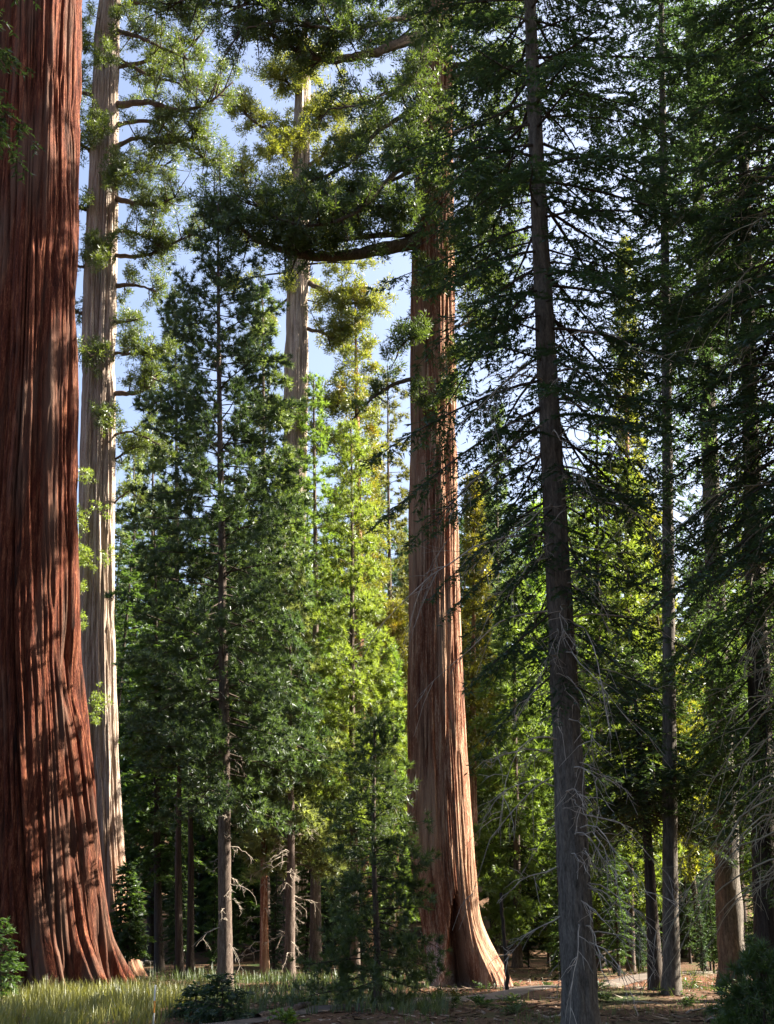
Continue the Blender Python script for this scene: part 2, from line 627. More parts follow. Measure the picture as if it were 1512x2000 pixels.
def grow_crown(rng, axis, z0, z1, n, Lfun, kind, q=1.0, size=1.0, elev=(-0.25, 0.45), droop=0.3, upturn=0.1, tw=1.0,
               az_pref=None, twig_len=0.45, sub=True, rb=0.03, gate=None):
    """branches from height z0 to z1 on the axis; returns Quads of wood and the leaf triangles"""
    wood = Quads()
    Ss, Ds, Ls = [], [], []
    kp = KINDS[kind]
    for i in range(n):
        u = (i + rng.random()) / n
        z = z0 + (z1 - z0) * u
        az = i * 2.39996 + rng.uniform(-0.4, 0.4)
        if az_pref is not None and rng.random() < az_pref[2]:
            az = az_pref[0] + rng.normal(0, az_pref[1])
        L = Lfun(u) * rng.uniform(0.45, 1.25)
        if L < 0.15:
            L = 0.15
        p0, r = axis(z)
        if gate is not None:
            L *= gate(z)
            if L < 0.1:
                continue
        e = elev[0] + (elev[1] - elev[0]) * u + rng.normal(0, 0.16)
        poly = curve_branch(rng, p0, az, L + r * 0.7, e, droop * rng.uniform(0.6, 1.4), upturn)
        r0 = min(rb * (0.4 + L * 0.28), max(r * 0.45, 0.008))
        wood.tube(poly, np.linspace(r0, 0.004, len(poly)), 3)
        if kind == 'fir':
            m = max(4, int(L * 13 * tw))
            s, d, l = twigs_from(rng, poly, m, 0.18, lambda t: np.minimum(0.18 + twig_len * L * 0.72 * (1 - t), 1.1), 0.85, 0.6, -0.14, 0.2)
        elif kind == 'pine':
            m = max(5, int(L * 8 * tw))
            s, d, l = twigs_from(rng, poly, m, 0.22, lambda t: np.minimum(0.22 + twig_len * L * 0.5 * (1 - t), 0.95), 0.7, 0.65, 0.12, 0.25, False)
        else:
            m = max(4, int(L * 5 * tw))
            s, d, l = twigs_from(rng, poly, m, 0.3, lambda t: np.minimum(0.30 + twig_len * L * 0.5 * (1 - t), 1.1), 0.75, 0.6, 0.05, 0.35, False)
        Ss.append(s)
        Ds.append(d)
        Ls.append(l)
    if not Ss:
        return wood, None, None, None
    S, D, L = np.concatenate(Ss), np.concatenate(Ds), np.concatenate(Ls)
    return wood, S, D, L


def twig_wood(wood, S, D, L, w=0.006):
    """each twig as a thin sliver of wood"""
    n = len(S)
    a = norm(np.cross(D, UP)) * w
    E = S + D * (L * 0.9)[:, None]
    V = np.stack([S + a, S - a, E - a * 0.3 + UP * w, E + a * 0.3 + UP * w], 1).reshape(-1, 3)
    wood.add(V, np.arange(n * 4).reshape(-1, 4))


def crown_parts(root, wood, S, D, L, rng, kind, color, size=1.0, q=1.0, gold=None, clump=0.2, sag=0.15, twigs=True, extra=None, wmul=1.0):
    kp = KINDS[kind]
    if twigs:
        twig_wood(wood, S, D, L)
    tri, rnd = leaves(rng, S, D, L, kind, kp['per_m'] * q, kp['ln'] * size, kp['wd'] * size * wmul, sag, clump)
    fm = soup_mesh('foliage', tri, rnd, M_LEAF)
    wm = wood.mesh('crown', M_TWIG)
    b = obj('crown', wm, root)
    f = obj('foliage', fm, b, color=color, kind='stuff', gold=gold if gold is not None else 0.0)
    STATS.append((root.name, len(tri)))
    return b, f


STATS = []

C_PINE_DARK = (0.052, 0.090, 0.044)
C_PINE = (0.062, 0.115, 0.036)
C_FIR = (0.034, 0.068, 0.040)
C_CEDAR = (0.050, 0.090, 0.036)
C_SEQ = (0.095, 0.130, 0.032)
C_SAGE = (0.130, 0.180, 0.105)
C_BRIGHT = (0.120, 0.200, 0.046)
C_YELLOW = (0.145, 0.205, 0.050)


# ================================================================== SETTING
def ground_material():
    m, nt, out = nodes_of('forest_floor')
    tc = N(nt, 'ShaderNodeTexCoord')
    n1 = N(nt, 'ShaderNodeTexNoise', Scale=0.35, Detail=6.0, Roughness=0.6)
    n2 = N(nt, 'ShaderNodeTexNoise', Scale=5.0, Detail=8.0, Roughness=0.7)
    n3 = N(nt, 'ShaderNodeTexNoise', Scale=28.0, Detail=5.0, Roughness=0.7)
    for n in (n1, n2, n3):
        nt.links.new(tc.outputs['Object'], n.inputs['Vector'])
    duff = ramp(nt, n3.outputs['Fac'], [(0.3, (0.030, 0.018, 0.011)), (0.5, (0.085, 0.050, 0.030)), (0.7, (0.17, 0.105, 0.065))])
    green = ramp(nt, n3.outputs['Fac'], [(0.3, (0.016, 0.028, 0.010)), (0.7, (0.055, 0.085, 0.025))])
    col = mixc(nt, math_n(nt, 'MULTIPLY', math_n(nt, 'SUBTRACT', n1.outputs['Fac'], 0.50), 6.0, True), duff, green)
    # fallen red bark and needles round the sequoia and along the trail
    sep = N(nt, 'ShaderNodeSeparateXYZ')
    nt.links.new(tc.outputs['Object'], sep.inputs[0])
    dx = math_n(nt, 'DIVIDE', math_n(nt, 'SUBTRACT', sep.outputs[0], 6.5), 9.0)
    dy = math_n(nt, 'DIVIDE', math_n(nt, 'SUBTRACT', sep.outputs[1], 50.0), 7.0)
    r2 = math_n(nt, 'ADD', math_n(nt, 'MULTIPLY', dx, dx), math_n(nt, 'MULTIPLY', dy, dy))
    near = math_n(nt, 'SUBTRACT', math_n(nt, 'ADD', 1.2, math_n(nt, 'MULTIPLY', n2.outputs['Fac'], 0.8)), math_n(nt, 'ADD', r2, 0.35), True)
    red = ramp(nt, n3.outputs['Fac'], [(0.3, (0.040, 0.015, 0.009)), (0.5, (0.115, 0.050, 0.028)), (0.7, (0.21, 0.105, 0.06))])
    col = mixc(nt, math_n(nt, 'MULTIPLY', near, 1.6, True), col, red)
    bs = N(nt, 'ShaderNodeBsdfPrincipled', Roughness=0.95)
    bs.inputs['Specular IOR Level'].default_value = 0.1
    nt.links.new(col, bs.inputs['Base Color'])
    bp = N(nt, 'ShaderNodeBump', Strength=0.7, Distance=0.06)
    nt.links.new(n2.outputs['Fac'], bp.inputs['Height'])
    nt.links.new(bp.outputs[0], bs.inputs['Normal'])
    nt.links.new(bs.outputs[0], out.inputs[0])
    return m


def spaced(lo, mid0, mid1, hi, n_out, n_mid):
    a = mid0 - (mid0 - lo) * np.linspace(1, 0, n_out, endpoint=False) ** 2
    return np.concatenate([a, np.linspace(mid0, mid1, n_mid), (mid1 + (hi - mid1) * np.linspace(0, 1, n_out + 1)[1:] ** 2)])


gx = spaced(-900, -35, 40, 900, 26, 170)
gy = spaced(-900, 15, 110, 900, 26, 190)
GX, GY = np.meshgrid(gx, gy)
GV = np.stack([GX, GY, ground_z(GX, GY)], -1).reshape(-1, 3)
nx = len(gx)
gi = np.arange(len(gy) - 1)[:, None] * nx
gj = np.arange(nx - 1)[None, :]
GF = np.stack([gi + gj, gi + gj + 1, gi + nx + gj + 1, gi + nx + gj], -1).reshape(-1, 4)
g = obj('ground', new_mesh('ground', GV, GF, 4, ground_material()), kind='structure')
g['label'] = 'forest floor of needles, red bark litter and low green growth'

# the trail: a low strip that runs up behind the fir and past the central sequoia
tr_px = [(300, 2010), (560, 1984), (830, 1961), (986, 1946), (1101, 1930), (1203, 1916), (1400, 1896), (1520, 1885), (1700, 1874)]
tr = []
for a, b in tr_px:
    r = ray(a, b)
    k = -EYE / r[2]
    tr.append([r[0] * k, r[1] * k])
tr = np.array(tr)
tt = np.linspace(0, 1, 120)
ts = np.linspace(0, 1, len(tr))
trc = np.stack([np.interp(tt, ts, tr[:, 0]), np.interp(tt, ts, tr[:, 1])], -1)
trc = smooth_rows(trc, 6)
tan2 = np.gradient(trc, axis=0)
tan2 /= np.linalg.norm(tan2, axis=1)[:, None]
nor2 = np.stack([-tan2[:, 1], tan2[:, 0]], -1)
cols = np.linspace(-0.8, 0.8, 9)
TP = trc[:, None] + nor2[:, None] * (cols[None, :, None] * (1 + 0.12 * np.sin(tt * 60))[:, None, None])
TZ = ground_z(TP[..., 0], TP[..., 1]) + 0.02 + 0.05 * (1 - (cols / 0.8)[None] ** 2)
TV = np.concatenate([TP, TZ[..., None]], -1).reshape(-1, 3)
ti_ = np.arange(119)[:, None] * 9
tj_ = np.arange(8)[None, :]
TF = np.stack([ti_ + tj_, ti_ + tj_ + 1, ti_ + 10 + tj_, ti_ + 9 + tj_], -1).reshape(-1, 4)
t = obj('path', new_mesh('path', TV, TF, 4, plain_material('packed_trail', (0.10, 0.083, 0.07), var=0.35, scale=3.0)), kind='structure')
t['label'] = 'narrow pale walking trail running past the sequoia'


def trail_dist(x, y):
    d = np.full(np.shape(x), 1e9)
    for p in trc[::4]:
        d = np.minimum(d, np.hypot(x - p[0], y - p[1]))
    return d


# ================================================================== GREAT TRUNKS
def limb(root, base, pts, r0, r1, rng, wood, S, D, L, t0=0.3, n_sub=8, sub_len=1.2, tw=7, name='limb', mat=None, label=None, down=0.0):
    """one great limb as a part of its own, with leafy side branches gathered into the tree's branches and foliage"""
    Q = np.array([P(*p) for p in pts]) - base
    K = len(Q)
    tq = np.linspace(0, K - 1, K * 6)
    cub = []
    for s in tq:
        i = min(int(s), K - 2)
        f = s - i
        p0, p1, p2, p3 = Q[max(i - 1, 0)], Q[i], Q[i + 1], Q[min(i + 2, K - 1)]
        cub.append(0.5 * ((2 * p1) + (-p0 + p2) * f + (2 * p0 - 5 * p1 + 4 * p2 - p3) * f * f + (-p0 + 3 * p1 - 3 * p2 + p3) * f ** 3))
    C = np.array(cub) + rng.normal(0, 0.02, (len(tq), 3))
    w = Quads()
    rr = (r0 + (r1 - r0) * np.linspace(0, 1, len(C)) ** 0.8) * (1 + rng.normal(0, 0.05, len(C)))
    w.tube(C, rr, 8)
    o = obj(name, w.mesh(name, mat or M_LIMB), root)
    if label:
        o['label'] = label
    side_branches(rng, C, wood, S, D, L, t0, int(n_sub * 2.0), sub_len, tw, down)
    return o


def side_branches(rng, C, wood, S, D, L, t0, n_sub, sub_len, tw, down=0.0):
    ts_ = t0 + (1 - t0) * rng.random(n_sub)
    p, tan = sample_poly(C, ts_)
    for k in range(n_sub):
        d = norm(tan[k] * 0.5 + rng.normal(0, 0.75, 3) + np.array([0, 0, 0.15 - down]))
        l = sub_len * rng.uniform(0.45, 1.75)
        q = np.linspace(0, 1, 5)[:, None]
        poly = p[k] + d * l * q + UP * l * (0.25 - down) * q ** 2 + rng.normal(0, 0.03, (5, 3)) * q
        wood.tube(poly, np.linspace(0.025 + 0.012 * l, 0.006, 5), 4)
        s, dd, ll = twigs_from(rng, poly, max(2, int(tw * rng.uniform(0.35, 1.25))), 0.15, lambda t: 0.22 + 0.35 * (1 - t), 0.75, 0.6, 0.08, 0.4, False)
        S.append(s)
        D.append(dd)
        L.append(ll)


# ---- the red giant at the left edge
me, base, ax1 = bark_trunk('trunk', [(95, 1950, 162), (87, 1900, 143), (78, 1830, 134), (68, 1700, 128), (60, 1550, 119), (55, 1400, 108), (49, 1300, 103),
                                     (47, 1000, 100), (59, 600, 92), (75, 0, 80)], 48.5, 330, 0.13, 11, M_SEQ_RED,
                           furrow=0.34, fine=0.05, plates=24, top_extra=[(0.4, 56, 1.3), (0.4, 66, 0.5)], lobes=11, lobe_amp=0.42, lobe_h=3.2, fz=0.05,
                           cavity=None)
SEQ1 = thing('giant_sequoia', 'huge deep red sequoia with furrowed bark cut off by the left edge', 'tree', base)
obj('trunk', me, SEQ1)
rng = np.random.default_rng(101)
wood, S, D, L = grow_crown(rng, ax1, 46, 66, 26, lambda u: 4.5 * (1 - u * 0.6), 'seq', elev=(0.0, 0.5), droop=0.2, rb=0.06)
crown_parts(SEQ1, wood, S, D, L, rng, 'seq', C_SEQ, size=1.6, q=0.5, clump=0.3)

# ---- the pale sequoia behind it
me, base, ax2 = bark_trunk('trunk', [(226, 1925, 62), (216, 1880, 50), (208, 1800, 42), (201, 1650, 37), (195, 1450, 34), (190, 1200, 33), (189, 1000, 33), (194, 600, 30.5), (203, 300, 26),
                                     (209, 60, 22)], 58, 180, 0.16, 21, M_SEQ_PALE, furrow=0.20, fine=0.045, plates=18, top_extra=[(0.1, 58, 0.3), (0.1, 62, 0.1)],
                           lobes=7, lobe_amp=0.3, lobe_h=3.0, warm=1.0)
SEQ2 = thing('giant_sequoia', 'slim pale sequoia, sunlit down its right side, standing behind the huge red trunk', 'tree', base)
obj('trunk', me, SEQ2)
rng = np.random.default_rng(102)
wood, S, D, L = Quads(), [], [], []
for pts, r0, n, sl in [
    ([(225, 205, 58), (290, 200, 57), (350, 215, 56.5), (410, 200, 56), (455, 160, 56)], .22, 16, 1.3),
    ([(225, 60, 58), (265, 70, 57), (310, 90, 56.5), (370, 118, 56)], .16, 12, 1.2),
    ([(228, 130, 58), (290, 120, 58.5), (340, 115, 59), (400, 60, 59)], .15, 14, 1.3),
    ([(222, 388, 58), (258, 395, 57.5), (300, 400, 57), (345, 385, 57)], .2, 11, 1.1),
    ([(222, 560, 58), (262, 556, 58), (305, 570, 58)], .16, 5, 0.7),
    ([(220, 768, 58), (262, 768, 57.5), (290, 755, 57), (303, 735, 57)], .16, 9, 0.9),
    ([(220, 628, 58), (250, 628, 57), (272, 622, 56.6)], .12, 3, .5),
    ([(190, 190, 58), (165, 182, 57.5), (130, 175, 57), (90, 160, 57)], .15, 8, 1.0),
    ([(185, 300, 58), (160, 285, 57.5), (130, 270, 57)], .14, 7, .9),
    ([(170, 408, 58), (150, 405, 57.5), (120, 400, 57)], .16, 6, .9),
    ([(178, 620, 58), (150, 610, 58), (120, 600, 57.5)], .12, 5, .8),
    ([(205, 460, 57.3), (200, 478, 56.4), (185, 500, 55.6)], .09, 6, .6),
    ([(200, 250, 57.3), (196, 245, 56.3), (190, 262, 55.3)], .10, 9, .8),
    ([(212, 330, 57.3), (220, 325, 56.3), (236, 345, 55.3)], .10, 10, .9),
    ([(200, 700, 57.3), (188, 690, 56.5), (176, 695, 56)], .08, 5, .6),
    ([(212, 820, 57.3), (205, 805, 56.5), (190, 812, 56)], .07, 4, .5),
    ([(222, 850, 58), (262, 845, 57.5), (330, 880, 57)], .08, 4, .7),
    ([(222, 985, 58), (250, 960, 57.5), (275, 975, 57)], .05, 3, .4),
    ([(222, 290, 58), (270, 270, 57.5), (330, 280, 57), (390, 265, 56.6)], .15, 16, 1.2),
    ([(222, 450, 58), (265, 455, 57.5), (310, 480, 57)], .12, 9, 1.0),
    ([(215, 20, 58), (265, 5, 57.5), (330, 20, 57), (400, 10, 57)], .14, 16, 1.3),
    ([(222, 345, 58), (280, 330, 58.4), (330, 320, 59)], .12, 12, 1.1),
    ([(222, 690, 58), (265, 690, 57.5), (310, 680, 57)], .10, 12, .9),
    ([(222, 900, 58), (250, 880, 58), (290, 870, 58)], .07, 6, .8),
    ([(222, 245, 58), (300, 238, 57.5), (370, 290, 57), (430, 330, 56.6)], .14, 14, 1.2),
    ([(222, 500, 58), (290, 498, 57.5), (350, 470, 57), (415, 440, 56.6)], .13, 14, 1.2),
    ([(222, 110, 58), (300, 150, 57.5), (390, 170, 57)], .13, 12, 1.2),
    ([(185, 90, 58), (165, 80, 57.5), (120, 60, 57)], .12, 7, 1.0),
    ([(180, 520, 58), (150, 520, 57.5), (120, 500, 57)], .10, 5, .8),
]:
    limb(SEQ2, base, pts, r0, 0.03, rng, wood, S, D, L, 0.25, n, sl, 6)
w2, s2, d2, l2 = grow_crown(rng, ax2, 44, 61, 30, lambda u: 3.2 * (1 - u * 0.7), 'seq', elev=(-.1, 0.4), droop=0.2)
wood.add(np.concatenate(w2.v), np.concatenate(w2.f))
S.append(s2); D.append(d2); L.append(l2)
crown_parts(SEQ2, wood, np.concatenate(S), np.concatenate(D), np.concatenate(L), rng, 'seq', (0.072, 0.104, 0.030), size=1.15, q=0.9, clump=0.26, gold=0.12)
# yellow-green sprouts on the bark between the two trunks are part of the pale tree
rng = np.random.default_rng(103)
wood, S, D, L = Quads(), [], [], []
for (a, b, n) in [(158, 935, 4), (152, 1010, 5), (160, 1080, 6), (175, 1095, 5), (157, 1160, 4), (155, 1210, 3), (190, 1370, 4), (183, 1390, 3), (190, 1000, 2), (210, 1080, 2)]:
    q0 = P(a + 14, b + 10, 57.0) - base
    poly = np.array([q0, P(a, b, 55.6) - base])
    side_branches(rng, np.linspace(poly[0], poly[1], 6), wood, S, D, L, 0.4, n, 0.45, 5)
tri, rnd = leaves(rng, np.concatenate(S), np.concatenate(D), np.concatenate(L), 'seq', 150, 0.10, 0.02, 0.1, 0.16)
obj('sprout_stems', wood.mesh('sprout_stems', M_TWIG), SEQ2, kind='stuff')
obj('sprout_foliage', soup_mesh('sprout_foliage', tri, rnd, M_LEAF), SEQ2, color=C_YELLOW, kind='stuff', gold=0.2, label='yellow-green sprouts growing from the trunk')

# ---- the central sequoia
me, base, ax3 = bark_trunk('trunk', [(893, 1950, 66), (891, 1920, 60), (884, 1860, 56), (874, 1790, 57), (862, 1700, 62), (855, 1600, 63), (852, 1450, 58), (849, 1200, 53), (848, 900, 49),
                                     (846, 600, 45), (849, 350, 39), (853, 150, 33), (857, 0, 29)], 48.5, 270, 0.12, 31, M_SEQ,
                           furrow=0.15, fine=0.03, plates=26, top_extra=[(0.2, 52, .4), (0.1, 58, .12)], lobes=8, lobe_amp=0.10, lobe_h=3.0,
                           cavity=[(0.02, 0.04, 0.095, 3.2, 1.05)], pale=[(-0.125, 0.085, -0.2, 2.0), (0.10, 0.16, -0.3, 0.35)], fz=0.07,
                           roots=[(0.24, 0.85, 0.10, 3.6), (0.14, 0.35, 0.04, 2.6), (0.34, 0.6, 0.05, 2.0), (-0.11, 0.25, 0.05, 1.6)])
SEQ3 = thing('giant_sequoia', 'tall red-brown sequoia in the middle with a hollow at its flared foot', 'tree', base)
obj('trunk', me, SEQ3)
rng = np.random.default_rng(104)
wood, S, D, L = Quads(), [], [], []
for pts, r0, n, sl in [
    ([(815, 472, 48), (745, 487, 47.4), (690, 496, 47), (620, 502, 46.5), (560, 490, 46), (500, 468, 46), (455, 430, 46), (405, 400, 46)], .36, 26, 1.15),
    ([(815, 455, 48), (720, 462, 47), (640, 470, 46.2), (590, 466, 46), (540, 420, 46)], .17, 22, 1.1),
    ([(850, 55, 48), (760, 92, 47), (690, 112, 46.5), (640, 117, 46), (590, 103, 46), (545, 78, 46), (490, 45, 46)], .30, 26, 1.25),
    ([(835, 200, 48), (740, 255, 46.8), (690, 315, 46.2), (620, 350, 46), (560, 375, 45.7)], .13, 15, 0.9),
    ([(815, 330, 48), (742, 362, 47), (690, 386, 46.6)], .12, 9, .8),
    ([(815, 738, 48), (768, 752, 47.6), (725, 780, 47.2), (688, 820, 47)], .12, 3, .5),
    ([(880, 300, 48), (955, 322, 47.5), (1020, 352, 47)], .13, 9, 1.0),
    ([(875, 130, 48), (950, 122, 48), (1030, 148, 48)], .15, 10, 1.1),
    ([(850, -40, 48), (740, -25, 47), (620, -10, 46.5), (520, 10, 46)], .22, 26, 1.3),
    ([(850, -60, 48), (700, -60, 46), (560, -50, 45), (420, -20, 45), (330, 10, 45)], .2, 30, 1.3),
    ([(855, 270, 47.6), (840, 290, 46.6), (800, 320, 45.8)], .12, 16, 1.0),
    ([(865, 220, 47.6), (850, 210, 46.4), (820, 250, 45.6), (790, 290, 45)], .12, 16, 1.1),
    ([(865, 380, 47.6), (850, 365, 46.6), (815, 390, 46), (780, 420, 45.6)], .10, 12, .9),
    ([(870, 90, 47.6), (860, 70, 46), (830, 110, 45), (800, 170, 44.6)], .12, 16, 1.1),
    ([(885, 340, 48), (930, 390, 47), (960, 450, 46.5)], .08, 8, .8),
    ([(842, 770, 47.5), (835, 772, 46.9), (822, 770, 46.6)], .04, 3, .35),
    ([(850, 480, 49), (845, 470, 50.5), (840, 450, 52)], .12, 22, 1.3),
    ([(850, 20, 48), (760, 40, 46), (660, 58, 45), (560, 40, 44.5), (470, 60, 44)], .16, 22, 1.3),
    ([(850, 150, 47.7), (775, 172, 46), (705, 205, 45), (640, 212, 44.5)], .10, 9, 1.1),
    ([(840, 300, 47.7), (775, 335, 46), (700, 410, 45), (620, 440, 45), (540, 425, 45), (470, 380, 45)], .14, 24, 1.2),
    ([(850, -90, 48), (760, -70, 46), (650, -40, 45), (560, -10, 44.5), (460, 15, 44)], .18, 26, 1.4),
    ([(885, 640, 48.5), (925, 632, 49.4), (970, 650, 50.2)], .07, 8, .9),
    ([(885, 560, 48.5), (930, 545, 49.5), (990, 560, 50.5)], .09, 10, 1.0),
    ([(885, 470, 48.5), (930, 455, 49.5), (995, 470, 50.5)], .10, 12, 1.1),
    ([(885, 380, 48.5), (930, 360, 49.5), (1000, 370, 50.6)], .10, 12, 1.1),
    ([(885, 260, 48.5), (935, 240, 49.5), (1005, 250, 50.6)], .11, 13, 1.2),
    ([(885, 150, 48.5), (940, 130, 49.5), (1010, 140, 50.6)], .12, 14, 1.2),
    ([(885, 40, 48.5), (940, 20, 49.5), (1010, 30, 50.6)], .12, 14, 1.2),
    ([(850, 330, 49), (830, 310, 50.5), (800, 290, 52.5), (770, 280, 54)], .14, 26, 1.3),  # back limbs added so their foliage dapples the red giant with shade
    ([(850, 620, 49), (848, 610, 50.2), (850, 600, 51.5)], .09, 18, 1.1),
    ([(850, 200, 49), (860, 180, 51), (850, 170, 53)], .12, 22, 1.3),
    ([(850, 60, 49), (840, 40, 51), (820, 30, 53)], .12, 16, 1.3),
    ([(850, -20, 49), (900, -40, 48.4), (980, -40, 48)], .14, 16, 1.3),
    ([(815, 400, 48), (740, 405, 47.4), (660, 400, 47), (600, 410, 46.7)], .12, 18, 1.1),
    ([(850, 520, 47.7), (845, 530, 47), (835, 560, 46.4)], .05, 6, .5),
    ([(880, 450, 47.9), (905, 480, 47), (930, 540, 46.6)], .07, 9, .8),
    ([(830, 650, 47.7), (800, 660, 47), (775, 690, 46.6)], .05, 6, .6),
    ([(885, 700, 47.9), (910, 690, 47.4), (935, 700, 47)], .05, 5, .6),
    ([(870, 755, 47.5), (878, 752, 46.9), (885, 757, 46.6)], .04, 3, .35),
]:
    limb(SEQ3, base, pts, r0, 0.03, rng, wood, S, D, L, 0.45 if r0 > .28 else 0.22, n, sl, 7, down=0.12)
w2, s2, d2, l2 = grow_crown(rng, ax3, 38, 57, 50, lambda u: 4.6 * (1 - u * 0.7), 'seq', elev=(-.1, 0.4), droop=0.2, rb=0.06)
wood.add(np.concatenate(w2.v), np.concatenate(w2.f))
S.append(s2); D.append(d2); L.append(l2)
crown_parts(SEQ3, wood, np.concatenate(S), np.concatenate(D), np.concatenate(L), rng, 'seq', (0.058, 0.092, 0.030), size=1.25, q=0.68, clump=0.26, gold=0.12)

# ---- the sequoia in the left middle distance
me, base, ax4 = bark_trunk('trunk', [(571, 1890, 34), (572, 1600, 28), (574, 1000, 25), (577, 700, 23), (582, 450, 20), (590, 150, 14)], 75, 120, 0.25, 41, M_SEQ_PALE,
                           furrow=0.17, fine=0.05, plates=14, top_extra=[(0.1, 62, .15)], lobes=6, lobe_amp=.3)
SEQ4 = thing('giant_sequoia', 'sunlit sequoia with bunched yellow-green foliage behind the dark pine', 'tree', base)
obj('trunk', me, SEQ4)
rng = np.random.default_rng(105)
wood, S, D, L = Quads(), [], [], []
for pts, r0, n, sl in [
    ([(600, 552, 75), (635, 568, 74.5), (662, 590, 74), (700, 592, 74), (740, 580, 74)], .2, 20, 1.2),
    ([(590, 640, 75), (630, 650, 74.5), (660, 665, 74), (690, 650, 74)], .15, 14, 1.1),
    ([(595, 780, 75), (625, 785, 74), (660, 792, 73.5)], .12, 10, 1.0),
    ([(570, 430, 75), (530, 420, 74), (490, 380, 74), (470, 330, 74)], .16, 16, 1.3),
    ([(575, 330, 75), (535, 262, 74), (500, 240, 73.5), (455, 200, 73.5)], .2, 18, 1.4),
    ([(595, 330, 75), (640, 300, 75), (690, 290, 75), (740, 260, 75)], .16, 18, 1.4),
    ([(595, 250, 75), (640, 220, 74), (690, 200, 74)], .14, 18, 1.4),
    ([(590, 200, 75), (560, 160, 74), (520, 150, 74)], .14, 14, 1.3),
    ([(590, 420, 74.6), (600, 400, 73), (630, 390, 72)], .12, 14, 1.2),
    ([(600, 450, 75), (650, 440, 74), (690, 430, 74)], .14, 14, 1.2),
    ([(590, 150, 74.6), (600, 120, 73), (640, 90, 72)], .12, 16, 1.3),
    ([(590, 280, 74.6), (570, 270, 73), (540, 300, 72)], .12, 16, 1.3),
    ([(600, 860, 75), (622, 850, 74), (650, 880, 73.5)], .09, 10, .9),
    ([(560, 820, 75), (540, 800, 74), (520, 830, 73.5)], .09, 8, .9),
]:
    limb(SEQ4, base, pts, r0, 0.04, rng, wood, S, D, L, 0.25, n, sl, 6)
w2, s2, d2, l2 = grow_crown(rng, ax4, 40, 61, 40, lambda u: 4.6 * (1 - u * 0.7), 'seq', elev=(-.1, 0.4), droop=0.2, rb=0.06)
wood.add(np.concatenate(w2.v), np.concatenate(w2.f))
S.append(s2); D.append(d2); L.append(l2)
crown_parts(SEQ4, wood, np.concatenate(S), np.concatenate(D), np.concatenate(L), rng, 'seq', (0.150, 0.175, 0.036), size=1.45, q=0.8, clump=0.34, gold=0.42)


# ================================================================== SINGLE CONIFERS
def conifer(name, label, Y, axis_px, r0, kind, crown, color, seed, H=None, n=160, Lmax=3.0, shape=None, q=1.0, size=1.0, bark=None, r1=0.03, elev=(-0.3, 0.4),
            droop=0.3, upturn=0.1, tw=1.0, gold=0.0, group=None, az_pref=None, rough=0.06, sides=20, rows=60, cat='tree', twigs=True, wmul=1.0, gate=None, clump=0.2, twig_len=0.45, flare=0.35):
    """axis_px = ((px, py), (px, py)): foot and a point higher up; crown = (py bottom, py top)"""
    (ax, ay), (bx, by) = axis_px
    r = ray(ax, ay)
    foot = P(ax, ay, Y)
    up = P(bx, by, Y)
    sl = (up - foot) / (up[2] - foot[2])
    gz = float(ground_z(foot[0], Y))
    foot = foot + sl * (gz - foot[2])
    ztop = P(bx, crown[1], Y)[2]
    zbot = P(bx, crown[0], Y)[2] - gz
    top = foot + sl * (ztop - gz)
    root = thing(name, label, cat, foot, group)
    me, axf = simple_trunk('trunk', foot, top, r0, r1, bark or M_PINE_BARK, sides, rows, seed, rough, flare)
    obj('trunk', me, root)
    rng = np.random.default_rng(seed)
    Ht = top[2] - gz
    f = shape or (lambda u: Lmax * (0.08 + 0.92 * (1 - u) ** 0.75) * (0.7 + 0.3 * min(1, u * 6)))
    wood, S, D, L = grow_crown(rng, axf, zbot, Ht * 0.995, n, f, kind, elev=elev, droop=droop, upturn=upturn, tw=tw, az_pref=az_pref, gate=gate, twig_len=twig_len)
    crown_parts(root, wood, S, D, L, rng, kind, color, size, q, gold, twigs=twigs, wmul=wmul, clump=clump)
    return root, axf, foot


def dead_branches(root, axf, specs, seed, mat=None, sides=4):
    """bare drooping branches, each a part of its own; specs: (height, azimuth, length)"""
    rng = np.random.default_rng(seed)
    for (z, az, Lb, dr) in specs:
        p0, r = axf(z)
        w = Quads()
        poly = curve_branch(rng, p0, az, Lb, 0.15 + rng.normal(0, 0.12), dr, rng.uniform(-0.1, 0.15), K=10, wob=0.12)
        poly[1:] += np.cumsum(rng.normal(0, 0.05, (9, 3)) * (0.3 + 0.25 * Lb), 0)
        w.tube(poly, np.linspace(0.012 + 0.004 * Lb, 0.004, 10), sides)
        m = rng.integers(4, 10)
        t = 0.2 + 0.75 * rng.random(m)
        p, tan = sample_poly(poly, t)
        for k in range(m):
            d = norm(tan[k] * 0.8 + rng.normal(0, 0.55, 3))
            l = Lb * rng.uniform(0.12, 0.4)
            qq = np.linspace(0, 1, 5)[:, None]
            pl = p[k] + d * l * qq - UP * l * rng.uniform(0.1, 0.6) * qq ** 2 + np.cumsum(rng.normal(0, 0.03, (5, 3)), 0) * qq
            w.tube(pl, np.linspace(0.009, 0.004, 5), 3)
            for _ in range(rng.integers(0, 3)):
                s0 = pl[rng.integers(1, 4)]
                dd = norm(d + rng.normal(0, 0.6, 3) - UP * 0.3)
                w.tube(s0 + dd * (l * 0.45) * np.linspace(0, 1, 3)[:, None], np.linspace(0.006, 0.003, 3), 3)
        obj('dead_branch', w.mesh('dead_branch', mat or M_DEAD), root)


